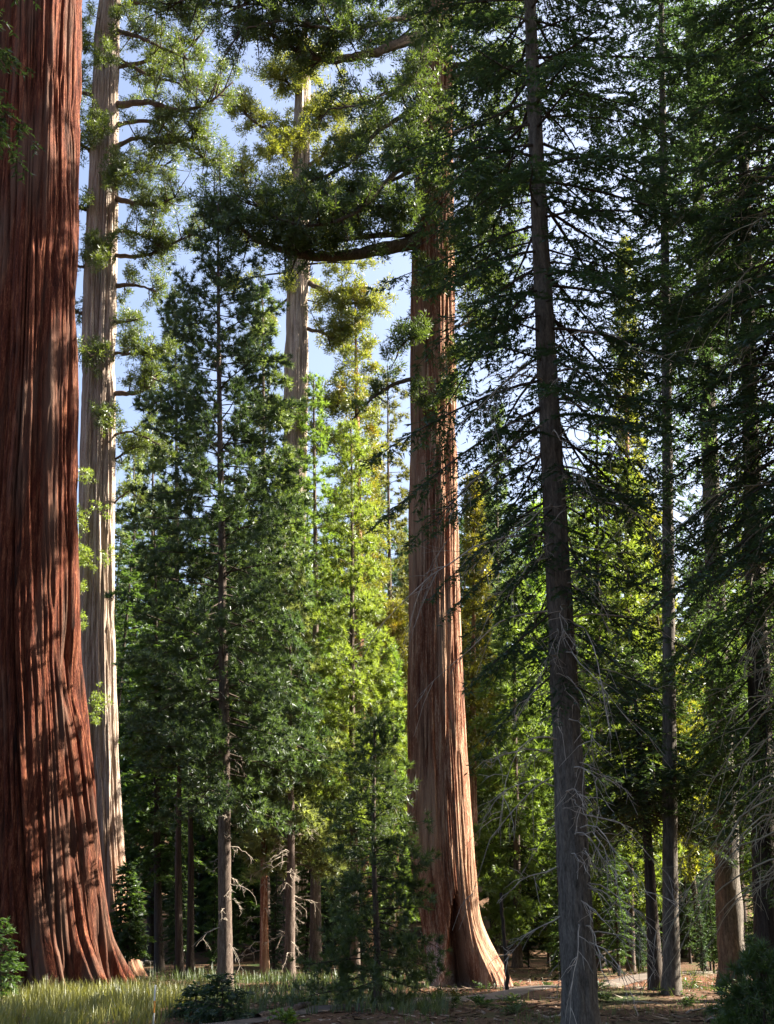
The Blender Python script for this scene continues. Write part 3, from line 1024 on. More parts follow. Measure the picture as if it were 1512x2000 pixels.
# ---- the dark pine on the left
PINE5, axp, _ = conifer('pine_tree', 'dark blue-green pine with a pale bare lower trunk left of the middle', 45.2, ((441, 1926), (428, 600)), 0.25, 'pine', (1560, 395), C_PINE_DARK, 201,
                        n=235, shape=lambda u: 4.3 * (0.16 + 0.84 * (1 - u) ** 0.62) * (0.75 + 0.25 * min(1, u * 5)), q=0.7, elev=(-0.25, 0.55), droop=0.15, upturn=0.15, size=1.1, wmul=1.6)
rng = np.random.default_rng(9)
dead_branches(PINE5, axp, [(z, a, l, d) for z, a, l, d in zip(np.linspace(1.6, 8.5, 26), rng.uniform(0, 6.28, 26), rng.uniform(.4, 1.2, 26), rng.uniform(.3, .9, 26))], 10)

# ---- the big fir at the right
FIR6, axf6, _ = conifer('fir_tree', 'tall straight fir right of the central sequoia, bare drooping branches below', 27.0, ((1136, 2020), (1060, 480)), 0.345, 'fir', (1330, -620), C_FIR, 202, bark=M_FIR_BARK,
                        n=205, shape=lambda u: (2.2 + 2.0 * float(smooth(0.0, 0.35, u))) * (1 - 0.75 * float(smooth(.72, 1, u))), r1=0.05, elev=(-0.45, 0.05), droop=0.25, upturn=0.05, sides=56, rows=260, rough=0.07, q=0.72, size=1.05, flare=0.2)
rng = np.random.default_rng(19)
sp = []
for z in np.linspace(1.6, 14.5, 92):
    az = rng.uniform(-math.pi, 0) if rng.random() < 0.75 else rng.uniform(0, math.pi)
    sp.append((z, az, rng.uniform(1.0, 1.4 + z * .26), rng.uniform(.5, 1.25)))
dead_branches(FIR6, axf6, sp, 20)

# ---- trees of the right-hand wood
CED7, axc7, _ = conifer('cedar_tree', 'dark leaning cedar trunk near the right edge behind hanging twigs', 46, ((1432, 1932), (1385, 900)), 0.44, 'fir', (1500, -300), C_CEDAR, 203, bark=M_FIR_BARK,
                        n=270, shape=lambda u: 4.2 * (0.5 + 0.5 * (1 - u)), r1=0.12, elev=(-0.5, -0.1), droop=0.3, q=0.5, wmul=1.2, size=1.4, sides=36, rows=140, rough=0.09, az_pref=(-math.pi / 2, 0.8, 0.35), gate=lambda z: 0.3 if 14 < z < 23 else 1.0)
CED8, axc8, _ = conifer('cedar_tree', 'dark cedar at the far right with its trunk close to the frame', 41, ((1502, 1945), (1470, 900)), 0.42, 'fir', (1560, -300), C_CEDAR, 204, bark=M_CEDAR_BARK,
                        n=280, shape=lambda u: 4.0 * (0.5 + 0.5 * (1 - u)), r1=0.08, elev=(-0.5, -0.1), droop=0.3, q=0.5, wmul=1.2, size=1.35, sides=24, rows=90, az_pref=(-math.pi / 2, 0.8, 0.35), gate=lambda z: 0.38 if 14 < z < 22 else 1.0)
FIR9, axf9, _ = conifer('fir_tree', 'dark slender fir rising between the big fir and the cedar', 42, ((1311, 1949), (1294, 250)), 0.26, 'fir', (1150, -260), (0.036, 0.070, 0.044), 205, bark=M_FIR_BARK,
                        n=215, shape=lambda u: 3.3 * (0.5 + 0.5 * (1 - u)), r1=0.07, elev=(-0.5, -0.1), droop=0.3, q=0.55, wmul=1.2, size=1.35, az_pref=(-math.pi / 2, 0.8, 0.35), gate=lambda z: 0.38 if 11.5 < z < 20 else 1.0, sides=20, rows=90)
FIR10, axf10, _ = conifer('fir_tree', 'shorter dark fir, left of a close pair of trunks beyond the tall fir', 43, ((1285, 1946), (1236, 1300)), 0.24, 'fir', (1600, 1260), (0.036, 0.066, 0.030), 206, bark=M_CEDAR_BARK,
                          n=150, Lmax=3.2, q=0.62, size=1.35)

# near fir whose trunk stands just outside the right edge: its dead hanging twigs fill the edge
FIR11, axf11, _ = conifer('fir_tree', 'near fir at the right edge trailing a tangle of dead twigs', 25, ((1600, 2040), (1545, 600)), 0.3, 'fir', (1100, -330), (0.042, 0.078, 0.046), 207, bark=M_FIR_BARK,
                          n=230, shape=lambda u: 3.9 * (0.55 + 0.45 * (1 - u)), r1=0.06, elev=(-0.45, 0.05), droop=0.3, q=0.65, size=1.0, sides=24, rows=90)
rng = np.random.default_rng(29)
sp = []
for z in np.linspace(2.5, 19, 84):
    sp.append((z, math.pi + rng.normal(0, 0.6), rng.uniform(1.0, 3.2), rng.uniform(.5, 1.2)))
dead_branches(FIR11, axf11, sp, 30, plain_material('mossy_dead_wood', (0.30, 0.26, 0.18), var=0.4, scale=3.0))

# overhanging branch in the top left corner
conifer('fir_tree', 'near fir whose dark branch tips hang into the top left corner', 20, ((-180, 2050), (-130, 200)), 0.25, 'fir', (150, -500), (0.022, 0.042, 0.020), 208, bark=M_FIR_BARK,
        n=110, shape=lambda u: 2.1 * (0.5 + 0.5 * (1 - u)), elev=(-0.5, 0.0), droop=0.3, q=0.9, size=0.9)

# ---- young trees of the middle
YP, axyp, _ = conifer('young_pine', 'bushy dark young pine with soft needles in front of the central sequoia', 36, ((738, 1976), (732, 1500)), 0.10, 'pine', (1950, 1400), (0.055, 0.090, 0.034), 209,
                      n=130, shape=lambda u: 2.0 * (0.15 + 0.85 * (1 - u) ** 0.7), q=0.9, size=1.0, elev=(-0.15, 0.5), droop=0.25, upturn=0.1, gold=0.1, wmul=1.1)
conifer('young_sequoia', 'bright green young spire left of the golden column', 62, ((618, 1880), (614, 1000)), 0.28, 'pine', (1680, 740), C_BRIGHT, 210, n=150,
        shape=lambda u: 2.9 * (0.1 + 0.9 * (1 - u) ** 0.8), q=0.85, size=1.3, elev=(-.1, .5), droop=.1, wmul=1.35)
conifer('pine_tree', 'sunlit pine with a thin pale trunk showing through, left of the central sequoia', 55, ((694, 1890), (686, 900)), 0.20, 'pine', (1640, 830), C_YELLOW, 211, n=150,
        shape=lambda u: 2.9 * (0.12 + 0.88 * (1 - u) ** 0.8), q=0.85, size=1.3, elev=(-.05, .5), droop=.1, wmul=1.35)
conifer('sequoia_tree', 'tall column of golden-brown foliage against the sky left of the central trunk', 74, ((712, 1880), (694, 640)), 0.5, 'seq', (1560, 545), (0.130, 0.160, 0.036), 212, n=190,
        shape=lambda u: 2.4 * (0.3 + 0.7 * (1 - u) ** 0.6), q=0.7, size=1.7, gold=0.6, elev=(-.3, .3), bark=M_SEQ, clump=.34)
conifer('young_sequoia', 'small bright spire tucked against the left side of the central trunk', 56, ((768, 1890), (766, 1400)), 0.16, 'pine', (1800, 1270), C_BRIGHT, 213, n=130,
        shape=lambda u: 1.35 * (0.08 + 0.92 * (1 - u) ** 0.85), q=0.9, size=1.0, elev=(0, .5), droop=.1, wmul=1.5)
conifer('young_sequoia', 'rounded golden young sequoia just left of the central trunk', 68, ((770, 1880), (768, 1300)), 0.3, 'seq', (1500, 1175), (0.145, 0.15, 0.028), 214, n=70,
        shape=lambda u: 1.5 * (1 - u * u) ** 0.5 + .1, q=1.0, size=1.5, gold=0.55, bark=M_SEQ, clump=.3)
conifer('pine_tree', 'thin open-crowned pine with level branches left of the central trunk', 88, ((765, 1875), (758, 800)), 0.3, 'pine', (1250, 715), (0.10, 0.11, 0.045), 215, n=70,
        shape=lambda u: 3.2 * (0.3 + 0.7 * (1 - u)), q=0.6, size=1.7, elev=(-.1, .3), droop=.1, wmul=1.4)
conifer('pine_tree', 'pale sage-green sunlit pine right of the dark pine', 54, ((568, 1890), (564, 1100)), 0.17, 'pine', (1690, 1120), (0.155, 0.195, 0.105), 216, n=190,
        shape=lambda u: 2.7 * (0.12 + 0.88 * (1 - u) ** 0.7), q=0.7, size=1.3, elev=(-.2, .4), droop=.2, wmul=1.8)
rng = np.random.default_rng(39)
RT, axrt, _ = conifer('pine_tree', 'slender reddish trunk right of the pale pine trunk', 54, ((518, 1906), (512, 1400)), 0.18, 'pine', (1560, 1080), (0.060, 0.105, 0.042), 217, n=120, Lmax=2.4, q=0.9, size=1.25, bark=M_SEQ, wmul=1.4)
dead_branches(RT, axrt, [(z, a, l, .5) for z, a, l in zip(np.linspace(1.2, 9, 26), rng.uniform(0, 6.28, 26), rng.uniform(.4, 1.2, 26))], 40)
DT, axdt, _ = conifer('pine_tree', 'dark trunk with grey dead twigs beside the reddish trunk', 52, ((566, 1905), (567, 1500)), 0.21, 'pine', (1500, 1200), (0.045, 0.085, 0.04), 218, n=70, Lmax=2.0, q=0.9, size=1.2, wmul=1.4)
dead_branches(DT, axdt, [(z, a, l, .6) for z, a, l in zip(np.linspace(.8, 6, 26), rng.uniform(0, 6.28, 26), rng.uniform(.4, 1.3, 26))], 41)
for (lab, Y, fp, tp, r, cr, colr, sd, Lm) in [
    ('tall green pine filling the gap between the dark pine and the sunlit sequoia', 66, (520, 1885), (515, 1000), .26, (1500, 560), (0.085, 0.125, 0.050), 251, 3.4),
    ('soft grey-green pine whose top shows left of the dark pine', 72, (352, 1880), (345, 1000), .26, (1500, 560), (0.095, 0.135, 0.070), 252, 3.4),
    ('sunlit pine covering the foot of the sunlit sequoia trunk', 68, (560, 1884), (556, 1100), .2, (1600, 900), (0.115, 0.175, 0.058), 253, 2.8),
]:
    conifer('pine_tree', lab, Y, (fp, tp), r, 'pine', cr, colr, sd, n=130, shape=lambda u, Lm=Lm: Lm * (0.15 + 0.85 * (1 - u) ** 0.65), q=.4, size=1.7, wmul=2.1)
# left wood
for (lab, Y, fp, tp, r, kd, cr, colr, sd, Lm) in [
    ('dark cedar at the left with a twiggy shaded crown, nearest the pale sequoia', 64, (312, 1885), (305, 1300), .22, 'fir', (1700, 1010), (0.055, 0.105, 0.032), 231, 3.2),
    ('thin dark trunk, left of a close pair left of the pale pine trunk', 52.5, (352, 1903), (350, 1400), .17, 'fir', (1470, 1180), (0.045, 0.085, 0.030), 232, 2.4),
    ('thin dark trunk, right of a close pair left of the pale pine trunk', 53.5, (372, 1901), (372, 1400), .16, 'fir', (1480, 1230), (0.050, 0.095, 0.030), 233, 2.4),
    ('grey-green pine behind the pale sequoia, second layer of the left wood', 84, (262, 1868), (262, 1200), .3, 'pine', (1600, 860), C_SAGE, 234, 3.6),
    ('blue-green tall pine between the pale sequoia and the dark pine', 96, (300, 1860), (298, 1000), .35, 'pine', (1500, 800), (0.075, 0.115, 0.07), 235, 3.8),
    ('slim small conifer at the foot of the left wood', 55, (249, 1895), (249, 1780), .05, 'fir', (1860, 1690), (0.045, 0.085, 0.030), 236, 1.0),
]:
    conifer('cedar_tree' if kd == 'fir' else 'pine_tree', lab, Y, (fp, tp), r, kd, cr, colr, sd, n=130, Lmax=Lm, q=.48, size=1.7, wmul=1.8, bark=M_CEDAR_BARK if kd == 'fir' else M_PINE_BARK)
# right middle distance
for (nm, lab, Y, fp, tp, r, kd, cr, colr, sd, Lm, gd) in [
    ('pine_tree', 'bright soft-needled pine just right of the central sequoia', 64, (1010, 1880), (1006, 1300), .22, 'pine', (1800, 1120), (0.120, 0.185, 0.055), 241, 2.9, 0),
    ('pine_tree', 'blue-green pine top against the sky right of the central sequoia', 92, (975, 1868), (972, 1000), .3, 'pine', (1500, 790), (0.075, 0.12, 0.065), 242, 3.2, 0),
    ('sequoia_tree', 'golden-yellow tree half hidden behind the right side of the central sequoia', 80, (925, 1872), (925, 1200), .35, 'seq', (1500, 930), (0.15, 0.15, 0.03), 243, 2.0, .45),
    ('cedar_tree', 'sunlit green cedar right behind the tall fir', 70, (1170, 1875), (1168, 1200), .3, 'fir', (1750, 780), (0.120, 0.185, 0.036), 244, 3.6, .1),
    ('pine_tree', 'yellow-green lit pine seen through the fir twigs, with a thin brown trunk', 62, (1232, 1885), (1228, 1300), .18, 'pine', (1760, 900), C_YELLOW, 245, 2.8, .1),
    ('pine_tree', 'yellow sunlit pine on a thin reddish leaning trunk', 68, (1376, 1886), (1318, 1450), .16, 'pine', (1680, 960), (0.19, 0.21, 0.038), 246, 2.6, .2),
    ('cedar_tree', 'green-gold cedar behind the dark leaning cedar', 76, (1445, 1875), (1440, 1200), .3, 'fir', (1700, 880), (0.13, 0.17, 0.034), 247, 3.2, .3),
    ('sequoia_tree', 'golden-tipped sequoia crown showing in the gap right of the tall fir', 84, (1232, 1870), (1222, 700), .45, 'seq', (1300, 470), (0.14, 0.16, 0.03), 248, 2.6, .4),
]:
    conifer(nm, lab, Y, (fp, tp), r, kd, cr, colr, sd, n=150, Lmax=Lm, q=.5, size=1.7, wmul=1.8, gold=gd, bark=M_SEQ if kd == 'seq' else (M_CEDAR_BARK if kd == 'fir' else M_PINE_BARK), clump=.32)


# ================================================================== THE WOOD BEHIND: shared meshes, each tree its own object
def library(kind, seed, H, cb, Lm, n, q, size, wm=1.4, bark=None):
    base = np.zeros(3)
    me, axf = simple_trunk('far_trunk', base, np.array([0, 0, H]), 0.30, 0.03, bark or M_CEDAR_BARK, 10, 24, seed, 0.05)
    rng = np.random.default_rng(seed)
    wood, S, D, L = grow_crown(rng, axf, cb, H * .995, n, lambda u: Lm * (0.08 + 0.92 * (1 - u) ** 0.75) * (0.7 + 0.3 * min(1, u * 5)), kind, elev=(-.3, .45), droop=.2)
    kp = KINDS[kind]
    tri, rnd = leaves(rng, S, D, L, kind, kp['per_m'] * q, kp['ln'] * size, kp['wd'] * size * wm, .15, .4)
    STATS.append(('library', len(tri)))
    return me, wood.mesh('far_branches', M_TWIG), soup_mesh('far_foliage', tri, rnd, M_LEAF)


LIB = [library('fir', 301, 32, 1.5, 3.8, 170, .42, 2.4), library('fir', 302, 34, 4, 3.6, 170, .42, 2.4), library('pine', 303, 32, 4, 3.8, 150, .5, 2.0),
       library('pine', 304, 36, 7, 3.6, 150, .5, 2.0), library('seq', 305, 30, 1.5, 2.9, 160, .5, 2.2)]
NAMES = ['fir_tree', 'fir_tree', 'pine_tree', 'pine_tree', 'sequoia_tree']
FAR_LABEL = ['far fir in the dense wood closing off the view, like its neighbours', 'far fir in the dense wood closing off the view, like its neighbours',
             'far pine in the dense wood closing off the view, like its neighbours', 'far pine in the dense wood closing off the view, like its neighbours',
             'far young sequoia in the dense wood closing off the view']
FAR_GROUP = ['far firs in the wood behind', 'far firs in the wood behind', 'far pines in the wood behind', 'far pines in the wood behind', 'far young sequoias in the wood behind']
rng = np.random.default_rng(77)


def place(k, x, y, s, color, label=None, group=None, name=None):
    root = thing(name or NAMES[k], label or FAR_LABEL[k], 'tree', (x, y, float(ground_z(x, y)) - 0.1), group or FAR_GROUP[k])
    root.rotation_euler = (rng.normal(0, .015), rng.normal(0, .015), rng.uniform(0, 6.28))
    root.scale = (s * rng.uniform(.9, 1.15),) * 2 + (s,)
    obj('trunk', LIB[k][0], root)
    cr = obj('crown', LIB[k][1], root)
    obj('foliage', LIB[k][2], cr, color=color, kind='stuff', gold=0.35 if k == 4 else 0.0)
    return root


PAL = [C_FIR, (0.055, 0.10, 0.035), C_PINE, C_SAGE, C_BRIGHT]
for i, (px, Y) in enumerate([(150, 92), (215, 104), (340, 90), (385, 108), (450, 95), (500, 112), (545, 98), (620, 108), (655, 92), (725, 112), (800, 104), (850, 96), (905, 118), (950, 106),
                             (1000, 100), (1045, 112), (1095, 94), (1140, 108), (1200, 98), (1250, 112), (1300, 92), (1345, 105), (1395, 98), (1450, 110), (1495, 94), (1540, 104), (90, 110), (30, 96),
                             (255, 128), (330, 132), (410, 130), (480, 135), (560, 130), (640, 135), (700, 128), (780, 132), (870, 135), (940, 130), (1020, 136), (1110, 130), (1180, 134), (1270, 130), (1370, 134), (1470, 130),
                             (470, 74), (330, 76), (520, 82), (600, 86), (420, 84), (650, 80), (235, 78), (950, 84), (1040, 88), (1180, 84), (1350, 78), (1470, 78), (1100, 80), (1290, 80), (1400, 84)]):
    k = int(rng.integers(0, 5))
    x = (px - 756) / FPX * Y * 1.03
    z = P(px, rng.uniform(930, 1110), Y)[2] - float(ground_z(x, Y))
    hs = z / [32, 34, 32, 36, 30][k]
    c = np.array(PAL[int(rng.integers(0, 5))]) * rng.uniform(.85, 1.15)
    place(k, x, Y, hs, tuple(c))

# the wood to the right of the picture that keeps the near ground and the right-hand trees in shade
for i, (x, y, s) in enumerate([(17, 31, 1.5), (23, 36, 1.5), (28, 33, 1.5), (20, 26, 1.4), (33, 39, 1.5), (38, 33, 1.5), (27, 37, 1.5), (15, 21, 1.3), (44, 42, 1.5), (31, 26, 1.4),
                                (20, 38, 1.4), (50, 36, 1.5), (37, 39.5, 1.4), (24, 21, 1.1), (14, 15, 1.0), (30, 17, 1.2)]):
    place(i % 4, x, y, s, PAL[i % 3], 'forest tree standing out of view to the right of the picture', 'forest trees out of view on the right')

# the forest round the camera, behind it and to its left
for i, (x, y, s) in enumerate([(-9, -12, 1.1), (8, -14, 1.2), (-22, -4, 1.2), (24, -6, 1.3), (-2, -26, 1.4), (-22, 14, 1.1), (21, 9, 1.2), (-32, 30, 1.2)]):
    place(i % 4, x, y, s, PAL[i % 3], 'forest tree standing out of view behind the camera', 'forest trees out of view behind the camera')

# young firs filling the floor of the wood
for i in range(66):
    Y = rng.uniform(58, 100) if i < 46 else rng.uniform(56, 72)
    px = rng.uniform(240, 800) if i % 2 and i < 46 else rng.uniform(940, 1500)
    if abs(px - 860) < 90 and Y < 70:
        continue
    x = (px - 756) / FPX * Y
    place(int(rng.integers(0, 2)), x, Y, rng.uniform(.10, .30), tuple(np.array(PAL[int(rng.integers(0, 3))]) * rng.uniform(.8, 1.2)),
          'young fir in the undergrowth among the far trunks', 'young firs among the far trunks', 'young_fir')


# ================================================================== SMALL GROWTH
def sapling(name, label, Y, px, py, top_py, kind, color, seed, Lm, n, q=1.0, size=1.0, gold=0.0):
    return conifer(name, label, Y, ((px, py), (px, py - 50)), 0.03, kind, (py - 8, top_py), color, seed, n=n, shape=lambda u: Lm * (0.1 + 0.9 * (1 - u) ** 0.8), q=q, size=size, r1=0.008, sides=8, rows=12,
                   elev=(-.15, .6), droop=.25, tw=1.6, gold=gold, cat='sapling', twig_len=.6)


sapling('fir_sapling', 'low dark fir sapling in the shaded grass before the dark pine', 33, 432, 1992, 1905, 'fir', C_FIR, 401, 1.0, 34, 1.0)
sapling('fir_sapling', 'second low fir sapling beside the pine foot', 34.5, 385, 1985, 1925, 'fir', C_FIR, 402, .8, 26, 1.2)
sapling('fir_sapling', 'green fir sapling at the left edge before the red trunk', 38, 2, 1968, 1795, 'fir', (0.05, 0.10, 0.03), 403, .85, 46, 1.3)
sapling('pine_sapling', 'soft green pine sapling in the bottom right corner', 19, 1496, 2075, 1870, 'pine', (0.055, 0.10, 0.032), 404, .8, 44, 1.3, .8)
sapling('fir_sapling', 'small fir sapling beside the corner pine sapling', 22, 1450, 2045, 1945, 'fir', (0.05, 0.095, 0.03), 405, .6, 26, 1.3)

# grass, as blades in drifts
def blades(rng, x, y, h, w):
    n = len(x)
    z = ground_z(x, y)
    b = np.stack([x, y, z - 0.02], -1)
    a = rng.uniform(0, 6.28, n)
    d = np.stack([np.cos(a), np.sin(a), np.zeros(n)], -1)
    wv = np.stack([-np.sin(a + .6), np.cos(a + .6), np.zeros(n)], -1) * w[:, None]
    lean = rng.uniform(0.03, 0.7, n)
    m = b + UP * (h * .6)[:, None] + d * (h * lean * .35)[:, None]
    t = b + UP * h[:, None] + d * (h * lean)[:, None]
    q1 = np.stack([b - wv, b + wv, m + wv * .7], 1)
    q2 = np.stack([b - wv, m + wv * .7, m - wv * .7], 1)
    q3 = np.stack([m - wv * .7, m + wv * .7, t], 1)
    tri = np.concatenate([q1, q2, q3])
    return tri, np.tile(rng.random(n), 3)


def grass_patch(name, label, seed, n, xr, yr, hr, w, color, keep):
    rng = np.random.default_rng(seed)
    y = rng.uniform(*yr, n)
    x = rng.uniform(*xr, n)
    cx, cyy = np.round(x / .45 + rng.normal(0, .18, n)) * .45, np.round(y / .45 + rng.normal(0, .18, n)) * .45
    tuft = rng.random(n) < .7
    x = np.where(tuft, cx + .12 * gn1(cx * 9, cyy * 9) + rng.normal(0, .07, n), x)
    y = np.where(tuft, cyy + .12 * gn2(cx * 9, cyy * 9) + rng.normal(0, .07, n), y)
    k = keep(x, y) > rng.random(n)
    x, y = x[k], y[k]
    h = rng.uniform(*hr, len(x)) * (0.5 + 1.0 * (gn2(x * 1.4 + 60, y * 1.4 + 60) * .5 + .5))
    tri, rnd = blades(rng, x, y, h, np.full(len(x), w))
    o = obj(name, soup_mesh(name, tri, rnd, M_GRASS), color=color, kind='stuff')
    o['gold'] = 0.0
    return tag(o, label, 'grass', kind='stuff')


def off_trunks(x, y):
    k = (np.hypot(x - SEQ1.location[0], y - 48.5) > 3.3) & (np.hypot(x - SEQ3.location[0], y - 48.5) > 1.6) & (trail_dist(x, y) > 0.95)
    return k * 1.0


grass_patch('meadow_grass', 'tall pale meadow grass in front of the red trunk', 501, 24000, (-16, -5.5), (31, 47), (.10, .55), .012, (0.165, 0.175, 0.055),
            lambda x, y: off_trunks(x, y) * (0.15 + 0.85 * smooth(-.6, .2, gn1(x * .5 + 20, y * .5 + 80) + .45)))
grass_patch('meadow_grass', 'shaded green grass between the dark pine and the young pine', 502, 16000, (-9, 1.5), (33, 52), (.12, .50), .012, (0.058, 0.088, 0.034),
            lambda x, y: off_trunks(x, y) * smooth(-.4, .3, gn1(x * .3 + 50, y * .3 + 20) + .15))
grass_patch('forest_grass', 'sparse low grass and herbs on the shaded forest floor at the right', 503, 12000, (0, 17), (24, 62), (.06, .32), .009, (0.075, 0.105, 0.035),
            lambda x, y: off_trunks(x, y) * smooth(-.25, .5, gn1(x * .5 + 30, y * .5 + 40)))

# broad-leaved plants and ferns
def leafy(name, label, px, py, hgt, wid, n, color, seed, fern=False, group=None):
    r = ray(px, py)
    k = -EYE / r[2]
    p = np.array([r[0] * k, r[1] * k, 0])
    p[2] = ground_z(p[0], p[1])
    rng = np.random.default_rng(seed)
    root = thing(name, label, 'plant', p, group)
    w = Quads()
    tris = []
    for i in range(14):
        a = rng.uniform(0, 6.28)
        e = rng.uniform(.3, 1.3)
        l = hgt * rng.uniform(.6, 1.1)
        poly = curve_branch(rng, np.zeros(3), a, l * (wid / hgt if e < .8 else 1), e, .3, 0, 6)
        w.tube(poly, np.linspace(.006, .003, 6), 3)
        m = n // 14
        t = .2 + .8 * rng.random(m)
        q, tan = sample_poly(poly, t)
        sd = norm(np.cross(tan, UP)) * np.where(rng.random(m) < .5, 1, -1)[:, None]
        d = norm(tan * .5 + sd + rng.normal(0, .3, (m, 3)))
        nrm = norm(UP + rng.normal(0, .5, (m, 3)))
        W = norm(np.cross(d, nrm))
        ll = (.10 if not fern else .14) * rng.uniform(.6, 1.3, m)[:, None]
        mid = q + d * ll * .5
        W = W * ll * (.28 if not fern else .14)
        tris += [np.stack([q, mid + W, q + d * ll], 1), np.stack([q, q + d * ll, mid - W], 1)]
    tri = np.concatenate(tris)
    st = obj('stems', w.mesh('stems', M_TWIG), root)
    obj('leaves', soup_mesh('leaves', tri, rng.random(len(tri)), M_GRASS), st, color=color, kind='stuff', gold=0.0)


leafy('leafy_shrub', 'bright green leafy plant at the bottom beside the trail', 556, 2004, .55, .6, 420, (0.11, 0.19, 0.035), 601)
leafy('fern', 'fern on the near side of the trail before the hollow trunk', 940, 1966, .5, .8, 420, (0.06, 0.12, 0.03), 602, True)
leafy('fern', 'smaller fern right of the first, below the sequoia roots', 1000, 1958, .4, .6, 300, (0.075, 0.13, 0.03), 603, True)
leafy('leafy_shrub', 'sunlit green plant at the foot of the hollow trunk', 855, 1962, .4, .45, 260, (0.11, 0.18, 0.03), 604)
leafy('leafy_shrub', 'dry bush of fine stems in the mouth of the hollow', 893, 1945, .6, .4, 240, (0.10, 0.09, 0.03), 605)

rng = np.random.default_rng(610)
for i in range(22):
    px, py = rng.uniform(930, 1500), rng.uniform(1905, 1985)
    if abs(px - 1135) < 30:
        continue
    q_ = ray(px, py)
    k_ = -EYE / q_[2]
    if trail_dist(np.array([q_[0] * k_]), np.array([q_[1] * k_]))[0] < 1.2:
        continue
    leafy('fern', 'low fern scattered on the shaded forest floor at the right', px, py, rng.uniform(.25, .55), rng.uniform(.4, .8), 170, tuple(np.array((0.055, 0.100, 0.03)) * rng.uniform(.8, 1.3)), 611 + i, True, 'ferns on the forest floor')

# the marker stake, dark post, log and litter
def on_ground(px, py):
    r = ray(px, py)
    k = -EYE / r[2]
    p = np.array([r[0] * k, r[1] * k, 0])
    p[2] = ground_z(p[0], p[1])
    return p


p = on_ground(300, 1990)
st = thing('marker_stake', 'thin white marker stake with an orange band standing in the grass', 'stake', p)
for nm, z0, z1, c in [('stake_foot', -.2, .25, (.62, .58, .5)), ('orange_band', .25, .52, (.75, .30, .06)), ('stake_head', .52, .88, (.78, .76, .70))]:
    w = Quads()
    w.tube(np.array([[0, 0, z0], [0.004, 0, (z0 + z1) / 2], [0.008, 0, z1 - .004], [0.008, 0, z1]]), [.022, .021, .021, .006], 8)
    obj(nm, w.mesh(nm, plain_material(nm + '_paint', c, .6, .12)), st)
p = on_ground(992, 1940)
w = Quads()
tp = P(979, 1744, p[1]) - p
zz = np.linspace(-.08, 1, 16)[:, None]
w.tube(tp * zz + np.random.default_rng(3).normal(0, .012, (16, 3)) * [1, 1, 0], np.linspace(.075, .055, 16) * (1 + .08 * np.sin(np.arange(16) * 2.1)), 9)
po = obj('wooden_post', w.mesh('wooden_post', bark_material('dark_post_wood', [(0.012, .009, .008), (.03, .024, .02), (.06, .048, .04)], 16, 2, .8, .02)), loc=p)
tag(po, 'dark leaning wooden snag post beside the sequoia roots', 'post')
p = on_ground(612, 1940)
w = Quads()
w.tube(np.array([[-.7, .1, .12], [-.3, .05, .16], [.2, 0, .17], [.6, -.05, .2]]), [.13, .14, .13, .11], 10)
lg = obj('fallen_log', w.mesh('fallen_log', M_PINE_BARK), loc=p)
tag(lg, 'short fallen log in the shaded grass', 'log')


def log(label, a, b, r, seed, mat):
    p, q = on_ground(*a), on_ground(*b)
    rng = np.random.default_rng(seed)
    t = np.linspace(0, 1, 22)[:, None]
    poly = (q - p) * t + UP * (ground_z(p[0] + (q - p)[0] * t[:, 0], p[1] + (q - p)[1] * t[:, 0]) - p[2] + r * .6)[:, None] + rng.normal(0, .02, (22, 3))
    w = Quads()
    w.tube(poly, r * np.linspace(1, .75, 22) * (1 + rng.normal(0, .05, 22)), 9)
    o = obj('fallen_log', w.mesh('fallen_log', mat), loc=p)
    tag(o, label, 'log')


log('long pale log edging the trail at the bottom', (505, 1992), (600, 1979), .10, 5, M_PINE_BARK)
log('grey fallen log among far trunks left', (270, 1890), (330, 1880), .16, 6, M_FIR_BARK)

# forest litter: sticks and bark flakes
def litter_material():
    m, nt, out = nodes_of('litter_wood')
    at = N(nt, 'ShaderNodeAttribute', attribute_name='rnd')
    col = ramp(nt, at.outputs['Fac'], [(0.0, (0.03, 0.018, 0.012)), (0.45, (0.12, 0.06, 0.035)), (0.8, (0.20, 0.15, 0.11)), (1.0, (0.36, 0.31, 0.25))])
    bs = N(nt, 'ShaderNodeBsdfPrincipled', Roughness=0.9)
    nt.links.new(col, bs.inputs['Base Color'])
    nt.links.new(bs.outputs[0], out.inputs[0])
    return m


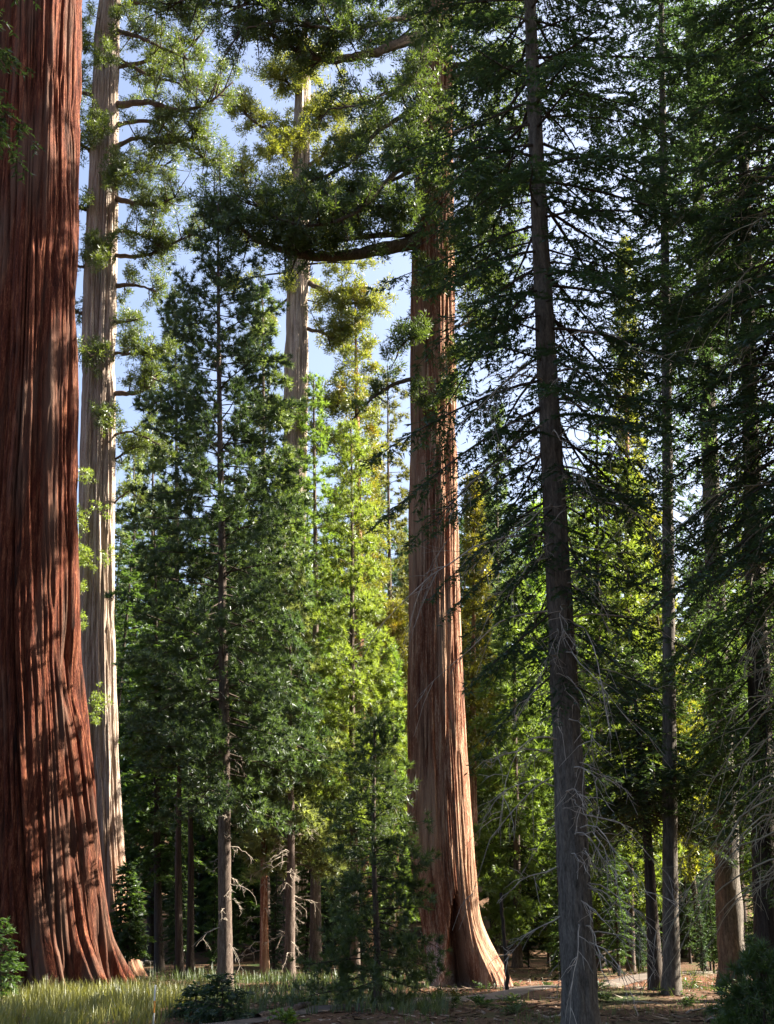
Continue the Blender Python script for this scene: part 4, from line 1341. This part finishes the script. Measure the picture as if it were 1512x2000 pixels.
rng = np.random.default_rng(701)
n = 15000
y = rng.uniform(22, 62, n)
x = rng.uniform(-.32, .34, n) * y + 1
k = (x > -4) | (rng.random(n) < .35)
x, y = x[k], y[k]
for (cx_, cy_, r_, m_) in [(SEQ1.location[0], 48.5, 3.4, 2600), (SEQ3.location[0] + .3, 48.5, 1.5, 2200), (SEQ2.location[0], 58, 1.4, 700)]:
    th_ = rng.uniform(0, 6.28, m_)
    rr_ = r_ + np.abs(rng.normal(0, .8, m_)) - .3
    x, y = np.append(x, cx_ + rr_ * np.cos(th_)), np.append(y, cy_ + rr_ * np.sin(th_))
n = len(x)
a = rng.uniform(0, 6.28, n)
l = rng.uniform(.06, .22, n) + .5 * rng.random(n) ** 6
d = np.stack([np.cos(a), np.sin(a), rng.uniform(-.05, .25, n)], -1)
b = np.stack([x, y, ground_z(x, y) + .01], -1)
W = np.stack([-np.sin(a), np.cos(a), rng.uniform(-.6, .6, n)], -1) * rng.uniform(.008, .035, n)[:, None]
tri = np.concatenate([np.stack([b - W, b + W, b + d * l[:, None]], 1), np.stack([b - W + UP * .012, b + d * l[:, None], b + W], 1)])
lt = obj('forest_litter', soup_mesh('forest_litter', tri, np.tile(rng.random(n), 2), litter_material()), kind='stuff')
tag(lt, 'scattered sticks and bark flakes on the forest floor', 'litter', kind='stuff')

rng = np.random.default_rng(702)
for i, (px, py, lb) in enumerate([(1340, 1975, 'curved pale dead stick on the dark forest floor at the right'), (1380, 1990, 'forked pale stick at the bottom right'), (1060, 1985, 'broken dead stick left of the fir foot')]):
    p = on_ground(px, py)
    w = Quads()
    poly = np.cumsum(np.vstack([[0, 0, .05], rng.normal(0, .05, (7, 3)) + [.16, -.03, .03]]), 0)
    w.tube(poly, np.linspace(.022, .008, 8), 5)
    w.tube(poly[3] + np.linspace(0, 1, 4)[:, None] * np.array([.2, .1, .25]), np.linspace(.012, .004, 4), 4)
    tag(obj('dead_stick', w.mesh('dead_stick', M_DEAD), loc=p), lb, 'stick')

print('TRIS', sum(len(m.loops) - 2 * len(m.polygons) for m in bpy.data.meshes))
print('STATS', sum(s[1] for s in STATS), STATS)
print('script seconds', time.time() - T0)
